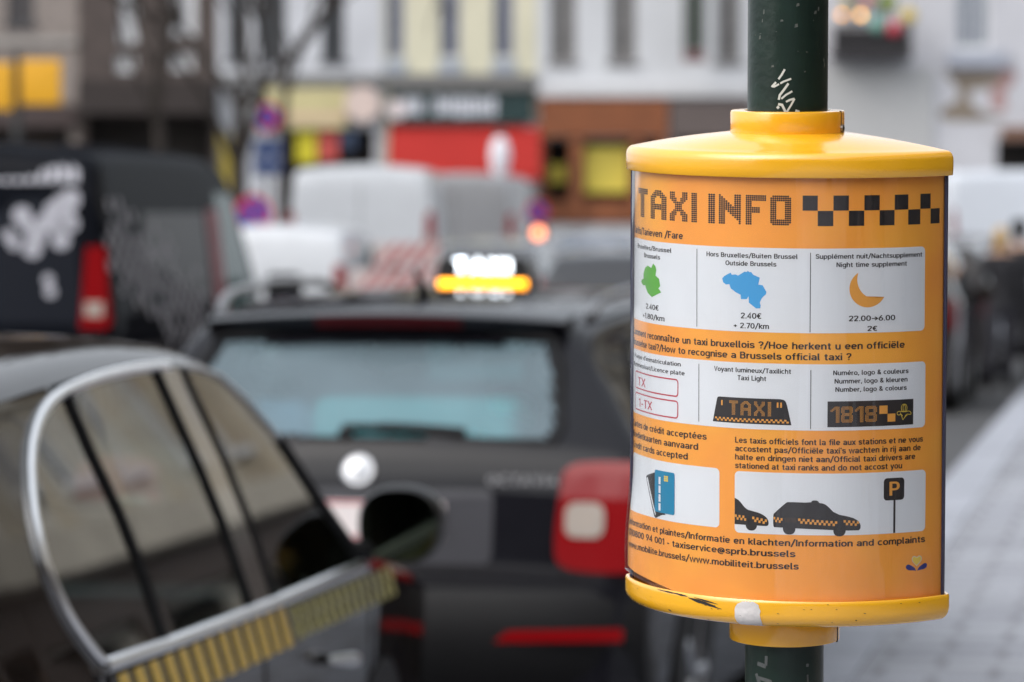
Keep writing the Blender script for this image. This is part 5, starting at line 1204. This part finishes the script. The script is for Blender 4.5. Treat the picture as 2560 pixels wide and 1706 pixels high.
# ------------------------------------------------------------------ street furniture
ASH = mat('grey_post_paint', (.10, .10, .105), .5, var=.1); WHT = mat('white_sign_face', (.72, .72, .72), .4, var=.03)
BLUE = mat('blue_sign_face', (.015, .05, .32), .4, var=.04); RED = mat('red_sign_ring', (.50, .012, .05), .4, var=.04)
def disc(g, x, y, z, r, th, n=28): g.tube([(x, y, z), (x, y - th, z)], r, n)
def no_parking(o, z, r, bar=True):
    g = MB(); disc(g, 0, -.05, z, r, .012); s = g.build('no_parking_disc', BLUE, o)
    g = MB(); n = 36
    P = [(r * cos(2 * pi * k / n), r * sin(2 * pi * k / n)) for k in range(n)]; Q = [(a * .76, c * .76) for a, c in P]
    for k in range(n): g.add([(P[k][0], -.066, z + P[k][1]), (P[k - 1][0], -.066, z + P[k - 1][1]), (Q[k - 1][0], -.066, z + Q[k - 1][1]), (Q[k][0], -.066, z + Q[k][1])], [(0, 1, 2, 3)])
    for t in ((pi * .75, -pi * .25),):
        a, c = .78 * r * cos(t[0]), .78 * r * sin(t[0]); n_ = Vector((c, -a)).normalized() * r * .11
        g.add([(a + n_.x, -.0655, z + c + n_.y), (a - n_.x, -.0655, z + c - n_.y), (-a - n_.x, -.0655, z - c - n_.y), (-a + n_.x, -.0655, z - c + n_.y)], [(0, 1, 2, 3)])
    g.build('red_ring', RED, s, smooth=False)
p = W(669, 294, 60); o = empty('parking_sign_post', (p.x, p.y, 0)); tag(o, 'grey post with a round no parking sign over two blue plates', 'road sign')
g = MB(); g.tube([(0, 0, 0), (0, 0, p.z + .3)], .035, 12); g.build('post', ASH, o); no_parking(o, p.z, .22)
for y0, y1 in ((352, 392), (398, 436)):
    g = MB(); g.rbox(-.22, .22, -.06, -.035, W(0, y1, 60).z, W(0, y0, 60).z, .012); g.build('blue_plate', mat('deep_blue_plate', (.018, .045, .15), .4, var=.05), o)
p = W(634, 536, 47); o = empty('no_parking_sign', (p.x, p.y, 0)); tag(o, 'low round no parking sign just above the small white van', 'road sign')
g = MB(); g.tube([(0, 0, 0), (0, 0, p.z + .28)], .035, 12); g.build('post', ASH, o); no_parking(o, p.z, .235)
p = W(1344, 530, 52); o = empty('no_parking_sign', (p.x, p.y, 0)); tag(o, 'round no parking sign with a lit orange lamp below it', 'road sign')
g = MB(); g.tube([(0, 0, 0), (0, 0, p.z + .28)], .035, 12); g.build('post', ASH, o); no_parking(o, p.z, .16)
g = MB(); g.rbox(-.10, .12, -.16, -.04, p.z - .40, p.z - .17, .03); lm = g.build('lamp_case', TRIM, o)
g = MB(); g.lathe([(.001, 0), (.05, .004), (.075, .02), (.08, .04)], 18, c=(0, 0, 0)); q = g.build('lit_lens', mat('lit_peach_lens', (1, .30, .14), .4, var=0, emit=2.6), lm); q.location = (.01, -.20, p.z - .285); q.rotation_euler = (-pi / 2, 0, 0)
# tall lantern on a green post
p = W(1250, 392, 60); o = empty('street_lantern', (p.x, p.y, 0)); tag(o, 'street lantern with a long white globe on a dark green post', 'street lamp')
g = MB(); g.lathe([(.09, 0), (.09, .25), (.05, .35), (.042, 1.2), (.038, p.z - .42), (.06, p.z - .36), (.09, p.z - .31)], 20); g.build('post', POLE, o)
g = MB(); g.lathe([(.08, p.z - .30), (.13, p.z - .2), (.16, p.z), (.14, p.z + .18), (.08, p.z + .29), (.02, p.z + .32)], 24); g.build('white_globe', mat('opal_globe', (.80, .79, .84), .3, var=.02), o)
g = MB(); g.lathe([(.05, p.z + .322), (.07, p.z + .34), (.02, p.z + .42), (.004, p.z + .46)], 16); g.build('finial', POLE, o)
# yellow direction signs
p = W(42, 205, 46); o = empty('direction_sign_post', (p.x, p.y, 0)); tag(o, 'dark post with two square orange yellow road signs at the far left', 'road sign')
g = MB(); g.tube([(0, 0, 0), (0, 0, p.z + .35)], .055, 14); g.build('post', mat('near_black_post', (.03, .03, .03), .5, var=.1), o)
OY = mat('orange_yellow_sign', (.72, .36, .012), .45, var=.08)
for x0, x1, y0, y1 in ((54, 154, 150, 262), (-76, 34, 158, 276)):
    a, c = W(x0, y1, 46), W(x1, y0, 46); g = MB(); g.rbox(a.x - p.x, c.x - p.x, -.10, -.075, a.z, c.z, .012); s = g.build('orange_plate', OY, o)
    g = MB(); g.box(a.x - p.x + .02 if x0 < 0 else -.02, c.x - p.x - .02, -.07, -.05, p.z - .02, p.z + .02); g.build('bracket', TRIM, s, smooth=False)
# striped works barrier behind the estate taxi
p = W(990, 680, 40); o = empty('striped_works_barrier', (p.x, p.y, 0)); tag(o, 'red and white striped works barrier behind the estate taxi roof', 'barrier')
BRED = mat('faded_barrier_red', (.42, .13, .13), .6, var=.1)
for x0, x1, y0, y1 in ((935, 1098, 608, 664), (872, 1098, 672, 748)):
    a, c = W(x0, y1, 40), W(x1, y0, 40); g = MB(); g.box(a.x - p.x, c.x - p.x, -.02, 0, a.z, c.z); bd = g.build('board', mat('faded_barrier_white', (.55, .47, .46), .6, var=.1), o, smooth=False)
    g = MB(); h_ = c.z - a.z; u = a.x - p.x
    while u + h_ < c.x - p.x: g.add([(u, -.023, a.z), (u + .07, -.023, a.z), (u + .07 + h_ * .9, -.023, c.z), (u + h_ * .9, -.023, c.z)], [(0, 1, 2, 3)]); u += .14
    g.build('red_stripes', BRED, bd, smooth=False)
for s in (-.22, .38):
    g = MB(); g.box(s - .025, s + .025, .002, .04, 0, 1.42); g.box(s - .04, s + .04, -.3, .3, 0, .05); g.build('leg', ASH, o, smooth=False)

# ------------------------------------------------------------------ bare tree
random.seed(11)
def bare_tree(name, label, base, lean, h0, r0, levels=5, spread=1.0, thin=.42):
    o = empty(name, base); tag(o, label, 'tree')
    bark = mat('dark_bark', (.035, .027, .022), .9, var=.3, scale=20, bump=.4)
    gt = MB(); gc = MB(); tips = []
    P = [Vector((0, 0, 0))]; d = Vector(lean).normalized()
    for k in range(8):
        P.append(P[-1] + (d + Vector((random.uniform(-.05, .05), random.uniform(-.05, .05), 0))) * h0 / 8)
    gt.tube(P, [r0 * (1.35 if k == 0 else 1 - .045 * k) for k in range(9)], 12); gt.build('trunk', bark, o)
    def grow(p, d, L, r, lv):
        Q = [p]; dd = d.copy()
        for k in range(4):
            dd = (dd + Vector((random.uniform(-.22, .22), random.uniform(-.22, .22), random.uniform(-.08, .16)))).normalized(); Q.append(Q[-1] + dd * L / 4)
        gc.tube(Q, [r * (1 - .12 * k) for k in range(5)], 6 if lv < 2 else 4)
        if lv >= levels: return
        for k in range(3 if lv < 3 else 3):
            q = Q[random.choice((2, 3, 4)) if k else 4]; a = random.uniform(0, 2 * pi); t = random.uniform(.35, .8) * spread
            n = dd.orthogonal().normalized(); n.rotate(Matrix.Rotation(a, 3, dd))
            grow(q, (dd * cos(t) + n * sin(t) + Vector((0, 0, .08))).normalized(), L * random.uniform(.64, .84), max(r * .62, .019), lv + 1)
    for k in range(5):
        a = 2 * pi * k / 5 + random.uniform(-.4, .4); t = random.uniform(.3, .75)
        grow(P[8] if k < 3 else P[6], (d * cos(t) + Vector((cos(a), sin(a), .2)) * sin(t)).normalized(), 2.5 * random.uniform(.8, 1.15), r0 * thin, 1)
    gc.build('crown', bark, o); return o
p = W(572, 560, 52); bare_tree('bare_street_tree', 'bare dark winter tree with a leaning trunk in front of the brick house', (p.x, p.y, 0), (.06, 0, 1), 3.2, .15, levels=7)
p = W(705, 560, 64); bare_tree('bare_street_tree', 'bare tree with a thin trunk right of the blue parking plates', (p.x, p.y, 0), (.03, 0, 1), 4.2, .09, levels=6)
p = W(405, 560, 70); bare_tree('bare_street_tree', 'smaller bare tree left of the leaning tree', (p.x, p.y, 0), (-.02, 0, 1), 4.4, .12, levels=6)

# ------------------------------------------------------------------ people
def person(label, loc, face, coat, trousers, hair, h=1.7, group=None, arm=(.25, .1), hair_len=.0, hat=None):
    """one skinned body standing at loc, looking along angle face (0 = away from the camera)"""
    o = empty('person', loc, face); tag(o, label, 'person', group); k = h / 1.72
    V = [(0, 0, .93), (0, .0, 1.08), (0, -.01, 1.25), (0, -.01, 1.40), (0, .01, 1.49), (0, .02, 1.56)]; Rr = [.145, .13, .15, .13, .058, .055]; E_ = [(0, 1), (1, 2), (2, 3), (3, 4), (4, 5)]
    def chain(root, pts, rad_l):
        i = root
        for p_, r_ in zip(pts, rad_l): V.append(p_); Rr.append(r_); E_.append((i, len(V) - 1)); i = len(V) - 1
        return i
    for s in (-1, 1):
        chain(0, [(s * .09, 0, .86), (s * .10, .02 * s, .50), (s * .105, .03 * s, .10), (s * .11, .06 + .03 * s, .045), (s * .115, .16 + .03 * s, .035)], [.10, .068, .048, .045, .035])
        e = chain(3, [(s * .17, -.01, 1.40), (s * .225, -.02, 1.14), (s * (.23 - .03), arm[0] * (.5 if s < 0 else 1) * .5 + .02, .94), (s * .19, arm[0] * .5 + .05, .875)], [.075, .052, .038, .030])
        hx, hy, hz = V[e]
        for f in range(4): chain(e, [(hx + s * .004, hy + .012 * (f - 1.5), hz - .05), (hx - s * .006, hy + .014 * (f - 1.5) + .006, hz - .085 - .006 * (1 - abs(f - 1.5)))], [.0095, .0075])
        chain(e, [(hx - s * .006, hy + .035, hz - .02), (hx - s * .010, hy + .05, hz - .05)], [.010, .008])
    me = bpy.data.meshes.new('body'); me.from_pydata([(x * k, y * k, z * k) for x, y, z in V], E_, []); b = bpy.data.objects.new('body', me); COL.objects.link(b); b.parent = o
    b.modifiers.new('skin', 'SKIN'); b.modifiers.new('sub', 'SUBSURF').levels = 2; b.modifiers['sub'].render_levels = 2
    for i, sv_ in enumerate(me.skin_vertices[0].data): sv_.radius = (Rr[i] * k, Rr[i] * k * (.72 if i < 4 else 1)); sv_.use_root = (i == 0)
    # clothes by height on one material: skin, coat, trousers, shoes
    m = bpy.data.materials.new('clothed_body'); m.use_nodes = True; t = m.node_tree; bs = t.nodes['Principled BSDF']; bs.inputs['Roughness'].default_value = .8
    tc = t.nodes.new('ShaderNodeTexCoord'); sx = t.nodes.new('ShaderNodeSeparateXYZ'); mr = t.nodes.new('ShaderNodeMapRange'); mr.inputs['From Max'].default_value = h
    cr = t.nodes.new('ShaderNodeValToRGB'); cr.color_ramp.interpolation = 'CONSTANT'; el = cr.color_ramp.elements
    el[0].position = 0; el[0].color = (.02, .018, .018, 1); el[1].position = .07; el[1].color = (*trousers, 1)
    for pos, c in ((.515, coat), (.845, (.42, .26, .19))): q = el.new(pos); q.color = (*c, 1)
    t.links.new(tc.outputs['Object'], sx.inputs[0]); t.links.new(sx.outputs['Z'], mr.inputs['Value']); t.links.new(mr.outputs[0], cr.inputs[0]); t.links.new(cr.outputs[0], bs.inputs['Base Color'])
    me.materials.append(m)
    skin = mat('skin', (.42, .26, .19), .55, var=.05)
    g = MB(); rs = []
    for i in range(13):
        a = pi * i / 12; z = -.115 * cos(a); r = sin(a)
        jaw = 1 - .25 * max(0, -z / .115) ** 2
        rs.append([(.073 * r * jaw * cos(q) * k, (.02 + .092 * r * (1 - .12 * max(0, -z / .115)) * sin(q) + (.016 if abs(q - pi / 2) < .25 and -.03 < z < .01 else 0) - (.008 if abs(abs(q - pi / 2) - .45) < .2 and 0 < z < .03 else 0)) * k, (1.625 + z) * k) for q in np.linspace(0, 2 * pi, 25)[:-1]])
    g.rings(rs); hd = g.build('head', skin, o)
    g = MB()
    for s in (-1, 1): g.rings([[(s * .030 * k + .011 * r_ * cos(q) * k, (.105 + d_) * k, (1.640 + .006 * r_ * sin(q)) * k) for q in np.linspace(0, 2 * pi, 11)[:-1]] for r_, d_ in ((1, -.006), (.7, .0), (.2, .003))])
    g.rings([[(.024 * r_ * cos(q) * k, (.098 + d_) * k, (1.565 + .005 * r_ * sin(q)) * k) for q in np.linspace(0, 2 * pi, 13)[:-1]] for r_, d_ in ((1, -.006), (.6, .003))])
    for s in (-1, 1): g.rings([[(s * (.072 + .006 * r_) * k, (.012 + .018 * r_ * cos(q)) * k, (1.625 + .03 * r_ * sin(q)) * k) for q in np.linspace(0, 2 * pi, 11)[:-1]] for r_ in (1.0, .5)])
    g.build('face_features', mat('lip_and_eye', (.16, .07, .06), .5, var=0), hd)
    g = MB(); rs = []
    for i in range(10):
        a = pi * i / 9; z = .118 * cos(a); r = sin(a)
        rs.append([(.082 * r * cos(q) * k, (.008 + .096 * r * sin(q) - (.055 * max(0, sin(q)) if z < .06 else 0)) * k, (1.640 + z - (hair_len if z < -.05 else 0)) * k) for q in np.linspace(0, 2 * pi, 21)[:-1]])
    g.rings(rs); g.build('hair', mat('hair_' + hair[0], hair[1], .6, var=.2, scale=60), hd)
    if hat:
        g = MB(); g.lathe([(.092 * k, 1.655 * k), (.094 * k, 1.70 * k), (.08 * k, 1.75 * k), (.03 * k, 1.775 * k)], 18, c=(0, .012 * k, 0)); g.build('knitted_hat', mat('black_knit', hat, .9, var=.1), hd)
    return o
p = W(2502, 700, 38.3); person('person with fair hair in a dark coat standing between the cars at the kerb', (p.x, p.y, .0), rad(8), (.018, .018, .022), (.02, .02, .028), ('fair', (.42, .27, .10)), h=1.60, group='people at the kerb', hair_len=.05)
p = W(2548, 700, 38.9); person('person in a black coat and black knitted hat at the right edge', (p.x, p.y, .0), rad(-6), (.012, .012, .016), (.016, .016, .02), ('dark', (.02, .015, .012)), h=1.66, group='people at the kerb', hat=(.012, .012, .014))
for x, yy, coat, hr, lab in ((222, 312, (.20, .13, .09), ('brown', (.10, .06, .03)), 'person in a tan jacket under the dark canopy'), (312, 305, (.16, .18, .24), ('grey', (.16, .16, .17)), 'person in a blue grey coat under the dark canopy'), (400, 325, (.42, .34, .22), ('dark', (.02, .015, .012)), 'person in a pale yellow coat beside the blue grey one'), (484, 318, (.40, .09, .035), ('dark', (.02, .015, .012)), 'person in an orange red jacket under the dark canopy')):
    p = W(x, yy, 96.3); person(lab, (p.x, 97.9, .14), rad(170), coat, (.03, .03, .04), hr, h=1.74, group='people in front of the shops')
# banner flags beside them
p = W(545, 380, 80); o = empty('feather_flag', (p.x, p.y, 0)); tag(o, 'tall feather flag, mustard above and green below, beside the bare tree', 'flag')
g = MB(); g.tube([(-.02, 0, 0), (-.02, 0, 2.2), (.04, 0, 3.2), (.22, 0, 3.62)], .02, 8); g.lathe([(.2, 0), (.2, .04), (.03, .07)], 16, c=(-.02, 0, 0)); g.build('mast', ASH, o)
for nm, m, z0, z1 in (('mustard_cloth', mat('mustard_flag', (.34, .26, .03), .8, var=.1), 2.2, 3.55), ('green_cloth', mat('green_flag', (.05, .20, .05), .8, var=.1), .9, 2.197)):
    g = MB(); rs = []
    for k in range(9):
        z = z0 + (z1 - z0) * k / 8; wv = .05 * sin(z * 3); w_ = .5 if z < 3 else .5 - (z - 3) * .55
        rs.append([(.003, wv * .2, z), (w_ * .5, wv, z), (w_, -wv, z), (w_, -wv + .006, z), (w_ * .5, wv + .006, z), (.003, wv * .2 + .006, z)])
    g.rings(rs); g.build(nm, m, o)
